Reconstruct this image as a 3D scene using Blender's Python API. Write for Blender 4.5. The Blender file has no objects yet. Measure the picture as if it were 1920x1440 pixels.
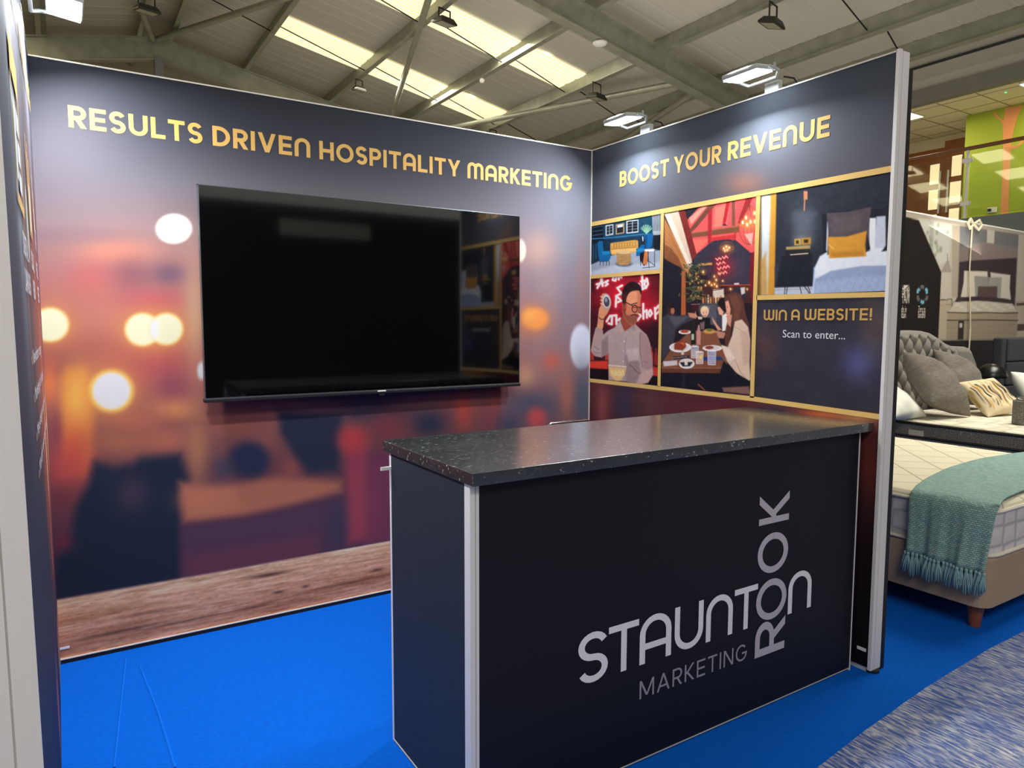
import bpy, math, random
import numpy as np
from mathutils import Vector, Matrix

random.seed(4); rng = np.random.default_rng(4)
S = bpy.context.scene
COL = S.collection

# ------------------------------------------------------------------ camera
CAM = np.array([-2.7621, -3.4525, 1.4453]); YAW, PITCH, ROLL, FPX = 0.5649, -0.0857, 0.0024, 1318.09
_cy, _sy, _cp, _sp = math.cos(YAW), math.sin(YAW), math.cos(PITCH), math.sin(PITCH)
FW = np.array([_sy*_cp, _cy*_cp, _sp]); _r = np.array([_cy, -_sy, 0.]); _u = np.cross(_r, FW)
RT = math.cos(ROLL)*_r + math.sin(ROLL)*_u; UP = -math.sin(ROLL)*_r + math.cos(ROLL)*_u
cd = bpy.data.cameras.new('camera'); cd.sensor_width = 36; cd.lens = 36*FPX/1920; cd.clip_start = .02
cam = bpy.data.objects.new('camera', cd); COL.objects.link(cam)
cam.matrix_world = Matrix(((RT[0], UP[0], -FW[0], CAM[0]), (RT[1], UP[1], -FW[1], CAM[1]), (RT[2], UP[2], -FW[2], CAM[2]), (0, 0, 0, 1)))
S.camera = cam

def at(x, y, axis, val):            # the point of the plane axis = val that is seen at a pixel of the photograph
    d = FW + RT*(x-960)/FPX - UP*(y-720)/FPX
    return CAM + d*(val-CAM[axis])/d[axis]
ROOF_Z, ROOF_X, ROOF_S = 5.5, 9.4, .2
def roofz(x): return ROOF_Z - ROOF_S*(x-ROOF_X)
def rf(x, y, off):                  # the point of the sloping roof (moved by off) that is seen at a pixel
    d = FW + RT*(x-960)/FPX - UP*(y-720)/FPX
    t = (ROOF_Z+off-ROOF_S*(CAM[0]-ROOF_X)-CAM[2])/(d[2]+ROOF_S*d[0]); return CAM+d*t
def artxy(P):                       # artwork coordinates of points on a printed surface
    d = P-CAM; z = d@FW
    return 960+FPX*(d@RT)/z, 720-FPX*(d@UP)/z

# ------------------------------------------------------------------ light and exposure
S.view_settings.view_transform = 'Standard'; S.view_settings.look = 'None'; S.view_settings.gamma = 1
S.view_settings.use_curve_mapping = False
S.view_settings.exposure = 0.1
S.cycles.use_denoising = True
S.cycles.max_bounces = 8
w = bpy.data.worlds.new('world'); S.world = w; w.use_nodes = True
w.node_tree.nodes['Background'].inputs[0].default_value = (1, .95, .86, 1)
w.node_tree.nodes['Background'].inputs[1].default_value = .55
def area_light(name, loc, target, sx, sy, power, color=(1, 1, 1), spread=180):
    l = bpy.data.lights.new(name, 'AREA'); l.shape = 'RECTANGLE'; l.size = sx; l.size_y = sy
    l.energy = power; l.color = color; l.spread = math.radians(spread)
    o = bpy.data.objects.new(name, l); COL.objects.link(o); o.location = loc
    d = Vector(target)-Vector(loc); o.rotation_euler = d.to_track_quat('-Z', 'Y').to_euler()
    return o
# unseen fill lights added over the aisle, over the beds and at the left
area_light('hall_fill', (-3.5, -7.0, 6.4), (-2.6, -3, 0), 5, 1.2, 240, (1, .95, .88))
area_light('hall_fill', (4.6, -1.6, 5.3), (4.3, -.7, 0), 4, 2, 150, (1, .93, .80), 120)
area_light('hall_fill', (-8.5, 3.0, 5.0), (0, 5, 5.5), 4, 4, 90, (1, .96, .88))
# unseen fill lights added behind the display walls to wash the roof from below
area_light('roof_fill', (1.5, 6.0, 2.5), (2.5, 7.5, 7), 7, 5, 88, (1, .94, .82))
area_light('roof_fill', (4.5, 2.4, 2.2), (5.5, 3.5, 7), 5, 2, 66, (1, .93, .82))
area_light('roof_fill', (-5.5, -3.0, 2.6), (-1, 3, 7), 3, 5, 45, (1, .95, .86))
# ceiling panels of the gallery
area_light('gallery_light', (9.8, 3.45, 5.04), (9.8, 3.45, 0), .5, .5, 26, (1, .86, .62))
area_light('gallery_light', (9.85, 1.46, 5.04), (9.85, 1.46, 0), .5, .5, 26, (1, .86, .62))
# daylight through the roof lights
for X0, Y0 in ((3.4, 10.7), (3.4, 7.8)):
    area_light('roof_daylight', (X0, Y0, roofz(X0)-.32), (X0, Y0, 0), 4.4, 1, 120, (1, .96, .8))
# the stand's own LED floodlights (their heads are built further down)
STAND_LAMPS = [(-.155, -1.285, 2.545), (-.155, -.455, 2.545), (-2.715, -.36, 2.575), (-2.715, -1.30, 2.575)]
for i, (x, y, z) in enumerate(STAND_LAMPS):
    left = x < -1
    area_light('floodlight_beam', (x, y, z-.018), (x+(.5 if left else -1.75), y, 0), .09, .15, 22 if left else 30, (.90, .95, 1), 150 if left else 172)

# ------------------------------------------------------------------ helpers
def lin(c): 
    c = np.asarray(c, float)/255.
    return np.where(c <= .04045, c/12.92, ((c+.055)/1.055)**2.4)
def rgba(c): return tuple(lin(c))+(1.,)
def mat(name, col, rough=.5, metal=0., spec=.5, noise=None, bump=None, emit=None, coat=0., trans=0., alpha=1.):
    """procedural principled material; noise=(scale, colour2, contrast), bump=(scale, strength)"""
    m = bpy.data.materials.new(name); m.use_nodes = True; nt = m.node_tree; b = nt.nodes['Principled BSDF']
    b.inputs['Base Color'].default_value = rgba(col); b.inputs['Roughness'].default_value = rough
    b.inputs['Metallic'].default_value = metal; b.inputs['Specular IOR Level'].default_value = spec
    b.inputs['Coat Weight'].default_value = coat; b.inputs['Transmission Weight'].default_value = trans
    b.inputs['Alpha'].default_value = alpha
    if emit: b.inputs['Emission Color'].default_value = rgba(emit[0]); b.inputs['Emission Strength'].default_value = emit[1]
    tc = nt.nodes.new('ShaderNodeTexCoord')
    if noise:
        n = nt.nodes.new('ShaderNodeTexNoise'); n.inputs['Scale'].default_value = noise[0]; n.inputs['Detail'].default_value = 6
        r = nt.nodes.new('ShaderNodeValToRGB'); k = noise[2]
        r.color_ramp.elements[0].position = .5-k; r.color_ramp.elements[1].position = .5+k
        r.color_ramp.elements[0].color = rgba(col); r.color_ramp.elements[1].color = rgba(noise[1])
        if len(noise) > 3:
            mp = nt.nodes.new('ShaderNodeMapping'); mp.inputs['Scale'].default_value = noise[3]
            nt.links.new(tc.outputs['Object'], mp.inputs[0]); nt.links.new(mp.outputs[0], n.inputs['Vector'])
        else: nt.links.new(tc.outputs['Object'], n.inputs['Vector'])
        nt.links.new(n.outputs[0], r.inputs[0]); nt.links.new(r.outputs[0], b.inputs['Base Color'])
    if bump:
        n = nt.nodes.new('ShaderNodeTexNoise'); n.inputs['Scale'].default_value = bump[0]; n.inputs['Detail'].default_value = 4
        bp = nt.nodes.new('ShaderNodeBump'); bp.inputs['Strength'].default_value = bump[1]; bp.inputs['Distance'].default_value = .01
        if len(bump) > 2:
            mp = nt.nodes.new('ShaderNodeMapping'); mp.inputs['Scale'].default_value = bump[2]
            nt.links.new(tc.outputs['Object'], mp.inputs[0]); nt.links.new(mp.outputs[0], n.inputs['Vector'])
        else: nt.links.new(tc.outputs['Object'], n.inputs['Vector'])
        nt.links.new(n.outputs[0], bp.inputs['Height']); nt.links.new(bp.outputs[0], b.inputs['Normal'])
    return m
def print_mat(name, rough=.6, spec=.25):
    m = bpy.data.materials.new(name); m.use_nodes = True; nt = m.node_tree; b = nt.nodes['Principled BSDF']
    a = nt.nodes.new('ShaderNodeAttribute'); a.attribute_name = 'print'
    nt.links.new(a.outputs['Color'], b.inputs['Base Color']); b.inputs['Roughness'].default_value = rough
    b.inputs['Specular IOR Level'].default_value = spec
    n = nt.nodes.new('ShaderNodeTexNoise'); n.inputs['Scale'].default_value = 260
    bp = nt.nodes.new('ShaderNodeBump'); bp.inputs['Strength'].default_value = .04; bp.inputs['Distance'].default_value = .005
    nt.links.new(n.outputs[0], bp.inputs['Height']); nt.links.new(bp.outputs[0], b.inputs['Normal'])
    return m

def tag(o, label=None, cat=None, group=None, kind=None):
    if label: o['label'] = label
    if cat: o['category'] = cat
    if group: o['group'] = group
    if kind: o['kind'] = kind
    return o
def thing(name, loc, label, cat, group=None):
    o = bpy.data.objects.new(name, None); COL.objects.link(o); o.location = loc; o.empty_display_size = .1
    return tag(o, label, cat, group)
WORLD = {}
def origin_of(o):
    v = Vector(o.location); p = o.parent
    return v if p is None else WORLD[o.name]
def link(o, parent=None):
    COL.objects.link(o)
    if parent is not None:
        o.parent = parent
    return o
def base_of(parent):        # world position of a parent's origin (no thing is rotated while it is being built)
    v = Vector((0, 0, 0)); p = parent
    while p is not None: v += Vector(p.location); p = p.parent
    return v
def copy_tree(o, parent=None):
    c = o.copy(); COL.objects.link(c); c.parent = parent
    for ch in list(o.children): copy_tree(ch, c)
    return c

class MB:
    def __init__(s): s.v = []; s.f = []
    def add(s, vs, fs):
        n = len(s.v); s.v += [tuple(map(float, v)) for v in vs]; s.f += [tuple(i+n for i in f) for f in fs]; return s
    def box(s, a, b, M=None):
        (x0, y0, z0), (x1, y1, z1) = a, b
        vs = [(x0, y0, z0), (x1, y0, z0), (x1, y1, z0), (x0, y1, z0), (x0, y0, z1), (x1, y0, z1), (x1, y1, z1), (x0, y1, z1)]
        if M is not None: vs = [tuple(M @ Vector(v)) for v in vs]
        return s.add(vs, [(0, 3, 2, 1), (4, 5, 6, 7), (0, 1, 5, 4), (1, 2, 6, 5), (2, 3, 7, 6), (3, 0, 4, 7)])
    def prism(s, prof, f0, f1):       # prof: 2D points; f0, f1 map a 2D point to 3D at either end
        n = len(prof); vs = [f0(*p) for p in prof]+[f1(*p) for p in prof]
        return s.add(vs, [tuple(range(n))[::-1], tuple(range(n, 2*n))]+[(i, (i+1) % n, n+(i+1) % n, n+i) for i in range(n)])
    def cyl(s, p0, p1, r0, r1=None, n=16):
        r1 = r0 if r1 is None else r1; p0 = Vector(p0); p1 = Vector(p1); d = (p1-p0).normalized()
        a = d.orthogonal().normalized(); b = d.cross(a); vs = []
        for p, r in ((p0, r0), (p1, r1)):
            vs += [p+r*(math.cos(t)*a+math.sin(t)*b) for t in (2*math.pi*i/n for i in range(n))]
        return s.add(vs, [tuple(range(n))[::-1], tuple(range(n, 2*n))]+[(i, (i+1) % n, n+(i+1) % n, n+i) for i in range(n)])
    def tube(s, path, r, n=8):
        path = [Vector(p) for p in path]; k = len(path); vs = []; a = None
        for i, p in enumerate(path):
            d = (path[min(i+1, k-1)]-path[max(i-1, 0)]).normalized()
            a = d.orthogonal().normalized() if a is None else (a-d*a.dot(d)).normalized()
            b = d.cross(a); vs += [p+r*(math.cos(t)*a+math.sin(t)*b) for t in (2*math.pi*j/n for j in range(n))]
        fs = [tuple(range(n))[::-1], tuple(range((k-1)*n, k*n))]
        for i in range(k-1): fs += [(i*n+j, i*n+(j+1) % n, (i+1)*n+(j+1) % n, (i+1)*n+j) for j in range(n)]
        return s.add(vs, fs)
    def lathe(s, prof, c, n=24):      # prof: (radius, z)
        vs = []; k = len(prof)
        for r, z in prof: vs += [(c[0]+r*math.cos(2*math.pi*i/n), c[1]+r*math.sin(2*math.pi*i/n), c[2]+z) for i in range(n)]
        fs = [tuple(range(n))[::-1], tuple(range((k-1)*n, k*n))]
        for i in range(k-1): fs += [(i*n+j, i*n+(j+1) % n, (i+1)*n+(j+1) % n, (i+1)*n+j) for j in range(n)]
        return s.add(vs, fs)
    def grid(s, P, flip=False):
        P = np.asarray(P); n, m = P.shape[:2]; fs = []
        for i in range(n-1):
            for j in range(m-1):
                q = (i*m+j, (i+1)*m+j, (i+1)*m+j+1, i*m+j+1); fs.append(q[::-1] if flip else q)
        return s.add(P.reshape(-1, 3), fs)
    def build(s, name, m, parent=None, smooth=False, bevel=0, kind=None, solid=0, seg=2, base=None):
        vs = np.array(s.v, float)
        if parent is not None: org = np.array(base_of(parent))
        elif base is not None: org = np.array(base, float)
        else: org = np.array([(vs[:, 0].min()+vs[:, 0].max())/2, (vs[:, 1].min()+vs[:, 1].max())/2, vs[:, 2].min()])
        if base is not None and parent is not None: off = np.array(base, float)-org
        else: off = np.zeros(3)
        me = bpy.data.meshes.new(name); me.from_pydata((vs-org-off).tolist(), [], s.f); me.update()
        o = bpy.data.objects.new(name, me); link(o, parent)
        o.location = off if parent is not None else org
        for mm in (m if isinstance(m, (list, tuple)) else [m]): me.materials.append(mm)
        if smooth: me.polygons.foreach_set('use_smooth', [True]*len(me.polygons))
        if bevel:
            b = o.modifiers.new('bevel', 'BEVEL'); b.width = bevel; b.segments = seg; b.limit_method = 'ANGLE'; b.angle_limit = .6
            me.polygons.foreach_set('use_smooth', [True]*len(me.polygons))
            wn = o.modifiers.new('wn', 'WEIGHTED_NORMAL')
        if solid:
            q = o.modifiers.new('solid', 'SOLIDIFY'); q.thickness = solid
        if kind: o['kind'] = kind
        return o

# a printed sheet: a dense grid whose vertices carry the colours of the artwork
class Art:
    def __init__(s, X, Y): s.X = X.ravel(); s.Y = Y.ravel(); s.C = np.zeros((s.X.size, 3))
    def fill(s, c): s.C[:] = c; return s
    def keys(s, t, ks):
        t = t.ravel()
        for i in range(3): s.C[:, i] = np.interp(t, [k[0] for k in ks], [k[1][i] for k in ks])
        return s
    def put(s, idx, a, c):
        a = np.clip(a, 0, 1)[:, None]; s.C[idx] = s.C[idx]*(1-a)+np.asarray(c, float)*a
    def ell(s, cx, cy, rx, ry, c, soft=.15, a=1., rot=0.):
        R = max(rx, ry)*(1+soft)+1; idx = np.nonzero((abs(s.X-cx) < R) & (abs(s.Y-cy) < R))[0]
        if idx.size == 0: return s
        x = s.X[idx]-cx; y = s.Y[idx]-cy
        if rot: k, q = math.cos(rot), math.sin(rot); x, y = x*k+y*q, -x*q+y*k
        d = np.sqrt((x/rx)**2+(y/ry)**2); t = np.clip((1+soft-d)/(2*soft), 0, 1); s.put(idx, a*t*t*(3-2*t), c); return s
    def glow(s, cx, cy, rx, ry, c, a=1.):
        idx = np.nonzero((abs(s.X-cx) < 2.6*rx) & (abs(s.Y-cy) < 2.6*ry))[0]
        if idx.size: s.put(idx, a*np.exp(-(((s.X[idx]-cx)/rx)**2+((s.Y[idx]-cy)/ry)**2)), c)
        return s
    def poly(s, pts, c, soft=3., a=1., smooth=False):
        p = np.asarray(pts, float)
        if smooth:
            n = len(p); o = []
            for i in range(n):
                p0, p1, p2, p3 = p[i-1], p[i], p[(i+1) % n], p[(i+2) % n]
                for t in (0, .25, .5, .75): o.append(.5*(2*p1+(p2-p0)*t+(2*p0-5*p1+4*p2-p3)*t*t+(3*p1-p0-3*p2+p3)*t**3))
            p = np.array(o)
        lo, hi = p.min(0)-soft, p.max(0)+soft
        idx = np.nonzero((s.X > lo[0]) & (s.X < hi[0]) & (s.Y > lo[1]) & (s.Y < hi[1]))[0]
        if idx.size == 0: return s
        x = s.X[idx]; y = s.Y[idx]; dm = np.full(x.shape, 1e9); ins = np.zeros(x.shape, bool)
        for i in range(len(p)):
            (ax, ay), (bx, by) = p[i-1], p[i]; ex, ey = bx-ax, by-ay; L = ex*ex+ey*ey+1e-9
            t = np.clip(((x-ax)*ex+(y-ay)*ey)/L, 0, 1); dm = np.minimum(dm, (x-ax-t*ex)**2+(y-ay-t*ey)**2)
            if ey: ins ^= ((ay > y) != (by > y)) & (x < ex*(y-ay)/ey+ax)
        d = np.sqrt(dm)*np.where(ins, 1, -1); t = np.clip((d+soft)/(2*soft), 0, 1); s.put(idx, a*t*t*(3-2*t), c); return s
    def line(s, pts, wd, c, soft=2., a=1.):
        p = np.asarray(pts, float); lo, hi = p.min(0)-wd-soft, p.max(0)+wd+soft
        idx = np.nonzero((s.X > lo[0]) & (s.X < hi[0]) & (s.Y > lo[1]) & (s.Y < hi[1]))[0]
        if idx.size == 0: return s
        x = s.X[idx]; y = s.Y[idx]; dm = np.full(x.shape, 1e9)
        for i in range(1, len(p)):
            (ax, ay), (bx, by) = p[i-1], p[i]; ex, ey = bx-ax, by-ay
            t = np.clip(((x-ax)*ex+(y-ay)*ey)/(ex*ex+ey*ey+1e-9), 0, 1); dm = np.minimum(dm, (x-ax-t*ex)**2+(y-ay-t*ey)**2)
        t = np.clip((wd/2+soft/2-np.sqrt(dm))/soft, 0, 1); s.put(idx, a*t, c); return s
    def noise(s, amp, scale=(1., 1.), seed=0, octaves=3):
        r = np.random.default_rng(seed); n = np.zeros(s.X.shape); k = 1.; A = 1.
        for _ in range(octaves):
            G = r.random((64, 64)); u = (s.X*scale[0]*k) % 63; v = (s.Y*scale[1]*k) % 63
            i = u.astype(int); j = v.astype(int); fu = u-i; fv = v-j; fu = fu*fu*(3-2*fu); fv = fv*fv*(3-2*fv)
            n += A*((G[i, j]*(1-fu)+G[i+1, j]*fu)*(1-fv)+(G[i, j+1]*(1-fu)+G[i+1, j+1]*fu)*fv-.5); k *= 2.1; A *= .55
        s.C += (n*amp)[:, None]; return s

def sheet(name, P, art, m, parent, gain=1., base=None, label=None):
    n, k = P.shape[:2]; org = np.array(base_of(parent)) if parent is not None else np.zeros(3)
    me = bpy.data.meshes.new(name); me.vertices.add(n*k); me.vertices.foreach_set('co', (P-org).reshape(-1).astype(np.float32))
    ii, jj = np.meshgrid(np.arange(n-1), np.arange(k-1), indexing='ij')
    q = np.stack([ii*k+jj, (ii+1)*k+jj, (ii+1)*k+jj+1, ii*k+jj+1], -1).reshape(-1, 4)
    nf = len(q); me.loops.add(nf*4); me.loops.foreach_set('vertex_index', q.reshape(-1).astype(np.int32))
    me.polygons.add(nf); me.polygons.foreach_set('loop_start', np.arange(0, nf*4, 4, dtype=np.int32))
    me.update(calc_edges=True); me.validate()
    a = me.attributes.new('print', 'FLOAT_COLOR', 'POINT')
    C = np.ones((n*k, 4), np.float32); C[:, :3] = np.clip(lin(np.clip(art.C, 0, 255))*gain, 0, .92); a.data.foreach_set('color', C.reshape(-1))
    me.materials.append(m); o = bpy.data.objects.new(name, me); link(o, parent)
    if label: o['label'] = label
    return o
def back_plane(x0, x1, z0, z1, step, y):
    X, Z = np.meshgrid(np.linspace(x0, x1, max(2, int((x1-x0)/step))), np.linspace(z0, z1, max(2, int((z1-z0)/step))), indexing='ij')
    return np.stack([X, np.full_like(X, y), Z], -1)
def right_plane(s0, s1, z0, z1, step, x):
    Sg, Z = np.meshgrid(np.linspace(s1, s0, max(2, int((s1-s0)/step))), np.linspace(z0, z1, max(2, int((z1-z0)/step))), indexing='ij')
    return np.stack([np.full_like(Z, x), -Sg, Z], -1)
def crop(P, ox, oy, k):             # artwork coordinates: units of the enlargement the artwork was drawn from
    X, Y = artxy(P.reshape(-1, 3)); return Art((X-ox)*k, (Y-oy)*k)

# ------------------------------------------------------------------ lettering
def _arc(cx, cy, rx, ry, a0, a1, n=14):
    return [(cx+rx*math.cos(math.radians(a0+(a1-a0)*i/n)), cy+ry*math.sin(math.radians(a0+(a1-a0)*i/n))) for i in range(n+1)]
def glyph(ch, w, rnd):
    """-> width, strokes (polylines, True when closed), filled quads; cap height 1"""
    h = w/2; st = []; q = []
    def dg(x0, y0, x1, y1):         # diagonal stroke cut off level at both ends
        L = math.hypot(x1-x0, y1-y0); k = h*L/abs(y1-y0); q.append([(x0-k, y0), (x0+k, y0), (x1+k, y1), (x1-k, y1)])
    if ch == ' ': return .34, st, q
    if ch == 'I': return w, [[(h, 0), (h, 1)]], q
    if ch == 'L': return .6, [[(h, 1), (h, h), (.6, h)]], q
    if ch == 'T': return .72, [[(0, 1-h), (.72, 1-h)], [(.36, 0), (.36, 1-h)]], q
    if ch == 'E': return .64, [[(.64, 1-h), (h, 1-h), (h, h), (.64, h)], [(h, .5), (.6, .5)]], q
    if ch == 'H': return .78, [[(h, 0), (h, 1)], [(.78-h, 0), (.78-h, 1)], [(h, .5), (.78-h, .5)]], q
    if ch == 'N' and rnd:
        W = .78; r = W/2-h; return W, [[(h, 0)]+_arc(W/2, 1-h-r, r, r, 180, 0)+[(W-h, 0)]], q
    if ch == 'N':
        W = .78; k = w*1.15; q.append([(0, 1), (k, 1), (W, 0), (W-k, 0)]); return W, [[(h, 0), (h, 1)], [(W-h, 0), (W-h, 1)]], q
    if ch == 'U':
        W = .78; r = W/2-h; return W, [[(h, 1)]+_arc(W/2, h+r, r, r, 180, 360)+[(W-h, 1)]], q
    if ch == 'A' and rnd:
        W = .78; r = W/2-h; return W, [[(h, 0)]+_arc(W/2, 1-h-r, r, r, 180, 0)+[(W-h, 0)], [(h, .36), (W-h, .36)]], q
    if ch == 'A':
        W = .9; k = w*.55; dg(k, 0, W/2, 1); dg(W-k, 0, W/2, 1); st.append([(.24, .3), (W-.24, .3)]); return W, st, q
    if ch in 'MW' and rnd:
        W = 1.06; r = (W-w)/4; a = [[(h, 0)]+_arc(h+r, 1-h-r, r, r, 180, 0)+[(h+2*r, 0)], [(h+2*r, 0)]+_arc(h+3*r, 1-h-r, r, r, 180, 0)+[(W-h, 0)]]
        return W, a if ch == 'M' else [[(x, 1-y) for x, y in p] for p in a], q
    if ch == 'M':
        W = .98; dg(W/2, .12, w*.62, 1); dg(W/2, .12, W-w*.62, 1); return W, [[(h, 0), (h, 1)], [(W-h, 0), (W-h, 1)]], q
    if ch in 'RP':
        W = .68; r = .275-h/2; st = [[(h, 0), (h, 1-h), (W-r-h, 1-h)]+_arc(W-r-h, 1-h-r, r, r, 90, -90)+[(h, 1-h-2*r)]]
        if ch == 'R': dg(W-w*.55, 0, W-r-h-.04, 1-h-2*r)
        return W, st, q
    if ch == 'B':
        W = .66; r = (1-w)/4; return W, [[(h, 0), (h, 1-h), (W-r-h-.02, 1-h)]+_arc(W-r-h-.02, 1-h-r, r, r, 90, -90)+[(h, .5)], [(h, .5), (W-r-h, .5)]+_arc(W-r-h, h+r, r, r, 90, -90)+[(h, h)]], q
    if ch == 'D':
        W = .78; r = .5-h; return W, [[(h, h), (h, 1-h), (W-r-h, 1-h)]+_arc(W-r-h, .5, r, r, 90, -90)+[(0, h)]], q
    if ch == 'O':
        W = .96; return W, [('c', _arc(W/2, .5, W/2-h, .51-h, 0, 360, 36)[:-1])], q
    if ch in 'GC':
        W = .92; a = _arc(W/2, .5, W/2-h, .51-h, 42, 345 if ch == 'G' else 318, 28)
        return W, [a[:-1]+([(W-h, .47), (W*.55, .47)] if ch == 'G' else [])], q
    if ch == 'S':
        W = .64; ry = (1.02-w)/4; rx = W/2-h; return W, [_arc(W/2, 1.01-h-ry, rx, ry, 22, 270)+_arc(W/2, h-.01+ry, rx, ry, 90, -158)[1:]], q
    if ch == 'K':
        W = .7; dg(W-w*.6, 1, w*.9, .44); dg(W-w*.5, 0, w*1.3, .58); return W, [[(h, 0), (h, 1)]], q
    if ch == 'V':
        W = .86; k = w*.55; dg(k, 1, W/2, 0); dg(W-k, 1, W/2, 0); return W, st, q
    if ch == 'Y':
        W = .82; k = w*.55; dg(W/2, .38, k, 1); dg(W/2, .38, W-k, 1); return W, [[(W/2, 0), (W/2, .46)]], q
    if ch == '!': return w*1.1, [[(w*.55, .27), (w*.55, 1)], [(w*.55, 0), (w*.55, w)]], q
    raise KeyError(ch)
def ribbon(p, w, closed):
    p = [Vector(a) for a in p]; n = len(p); h = w/2; L = []; R = []
    p = [a for i, a in enumerate(p) if i == 0 or (a-p[i-1]).length > 1e-5]; n = len(p)
    for i in range(n):
        a = p[i]-p[i-1] if (i or closed) else p[1]-p[0]; b = p[(i+1) % n]-p[i] if (i < n-1 or closed) else a
        a = a.normalized(); b = b.normalized(); m = (a+b).normalized() if (a+b).length > 1e-4 else a
        k = h/max(.35, m.dot(b)); nn = Vector((-m.y, m.x))*k; L.append(p[i]+nn); R.append(p[i]-nn)
    out = []
    for i in range(n if closed else n-1): j = (i+1) % n; out.append([R[i], R[j], L[j], L[i]])
    return out
def text_quads(word, w, rnd, gap=.13):
    x = 0; out = []      # strokes that cross are set a hair apart
    for i, ch in enumerate(word):
        W, st, q = glyph(ch, w, rnd); k = 0
        for p in st:
            cl = p[0] == 'c'
            for r in ribbon(p[1] if cl else p, w, cl): out.append((k, [(v[0]+x, v[1]) for v in r])); k += 1
        for r in q: out.append((k, [(v[0]+x, v[1]) for v in r])); k += 1
        x += W+gap
    return x-gap, out
def put_text(mb, word, p0, p1, up, w=.2, rnd=True, gap=.13):
    """set a word from p0 (baseline left) to p1 (baseline right); up: cap height vector"""
    W, qs = text_quads(word, w, rnd, gap); p0 = Vector(p0); d = (Vector(p1)-p0)/W; up = Vector(up)
    out = d.cross(up).normalized()*.000015
    for k, qd in qs:
        vs = [p0+d*a+up*b+out*k for a, b in qd]
        nrm = (vs[1]-vs[0]).cross(vs[2]-vs[0])
        if nrm.dot(d.cross(up)) < 0: vs = vs[::-1]
        mb.add(vs, [tuple(range(len(vs)))])
    return mb
def font_text(mb, body, p0, p1, up, align_h=None):
    """lower case lines, from the built-in font, fitted between p0 and p1 with x-direction scale"""
    cu = bpy.data.curves.new('t', 'FONT'); cu.body = body; cu.size = 1; cu.resolution_u = 3
    ob = bpy.data.objects.new('t', cu); COL.objects.link(ob)
    dg = bpy.context.evaluated_depsgraph_get(); me = bpy.data.meshes.new_from_object(ob.evaluated_get(dg))
    v = np.array([x.co[:2] for x in me.vertices]); fs = [tuple(p.vertices) for p in me.polygons]
    x0, x1 = v[:, 0].min(), v[:, 0].max(); p0 = np.array(p0, float); d = (np.array(p1, float)-p0)/(x1-x0); up = np.array(up, float)
    mb.add([p0+d*(a-x0)+up*(b/.73) for a, b in v], fs)
    bpy.data.objects.remove(ob); bpy.data.curves.remove(cu); bpy.data.meshes.remove(me)
    return mb

# ------------------------------------------------------------------ materials
M_alu = mat('brushed_aluminium', (232, 229, 226), .5, .1, bump=(300, .05, (1, 1, .05)))
M_alu_w = mat('satin_aluminium', (224, 218, 204), .45, .25)
M_gap = mat('dark_gap', (14, 14, 18), .8)
M_gold = mat('gold_print', (204, 160, 84), .6, 0, .25, noise=(8, (210, 168, 94), .3))
M_gold_b = mat('gold_border_print', (226, 184, 106), .6, 0, .25, noise=(8, (230, 192, 116), .3))
M_white_print = mat('white_print', (228, 232, 236), .6)
M_print = print_mat('fabric_print', .65, .12)
M_galv = mat('galvanised_steel', (150, 152, 138), .42, .5, noise=(5, (176, 178, 162), .25))
M_sheet = mat('roof_sheet', (190, 186, 176), .6, bump=(3, .1, (1, 12, 1)))
M_steelp = mat('painted_steel', (128, 130, 128), .5, .2)
M_rod = mat('dark_rod', (38, 40, 42), .5, .4)

# ------------------------------------------------------------------ the hall
# blue carpet
m = mat('blue_carpet', (0, 88, 196), .95, 0, .1, noise=(60, (0, 100, 210), .3), bump=(420, .5))
fl = MB().box((-3.4, -6.0, -.006), (9.0, .62, 0)).build('floor', m, kind='structure', base=(0, 0, 0))
M_cr = mat('carpet_crease', (8, 102, 208), .95, 0, .1)      # two creases left in the carpet of the stand
for px in (((236, 1236), (226, 1330), (214, 1440)), ((262, 1250), (296, 1335), (328, 1440))):
    MB().tube([tuple(at(*q, 2, 0)) for q in px], .005, 6).build('carpet_crease', M_cr, fl)
mc = mat('pale_concrete', (150, 146, 136), .7, noise=(1.5, (166, 162, 150), .3))
MB().box((-12, -12, -.1), (16, 16, -.006)).build('floor', mc, kind='structure', base=(0, 0, 0))
# roof: two slopes meeting at the ridge
RX, RY0, RY1 = -.9, -11, 15.2; RZ = roofz(RX); XE, XW = 9.45, -11.
def lroof(x): return RZ-ROOF_S*(RX-x)
mb = MB()
def rib_profile(x0, z0, x1, z1):
    ys = np.arange(RY0, RY1, .333); P0 = []; P1 = []
    for y in ys:
        for dy, dz in ((0, 0), (.25, 0), (.27, .008), (.31, .008)): P0.append((x0, y+dy, z0+dz)); P1.append((x1, y+dy, z1+dz))
    return [P0, P1]
mb.grid(rib_profile(RX, RZ, XE, roofz(XE)))
mb.grid(rib_profile(XW, lroof(XW), RX, RZ))
mb.build('ceiling', M_sheet, kind='structure', base=(0, 0, 5))
# gable wall behind and side wall to the left, the opposite side of the aisle behind the photographer
m = mat('gable_cladding', (176, 168, 146), .7, bump=(2, .1, (8, 1, 1)))
MB().box((XW, 15.0, 0), (16, 15.2, 8)).build('wall_back', m, kind='structure')
MB().box((XW-.2, -11, 0), (XW, 15.2, 6)).build('wall_left', m, kind='structure')
m = mat('dark_stand_opposite', (44, 38, 34), .6)
wf = MB().box((XW, -9.2, 0), (8, -9.0, 3.45)).build('wall_front', m, kind='structure')
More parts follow.
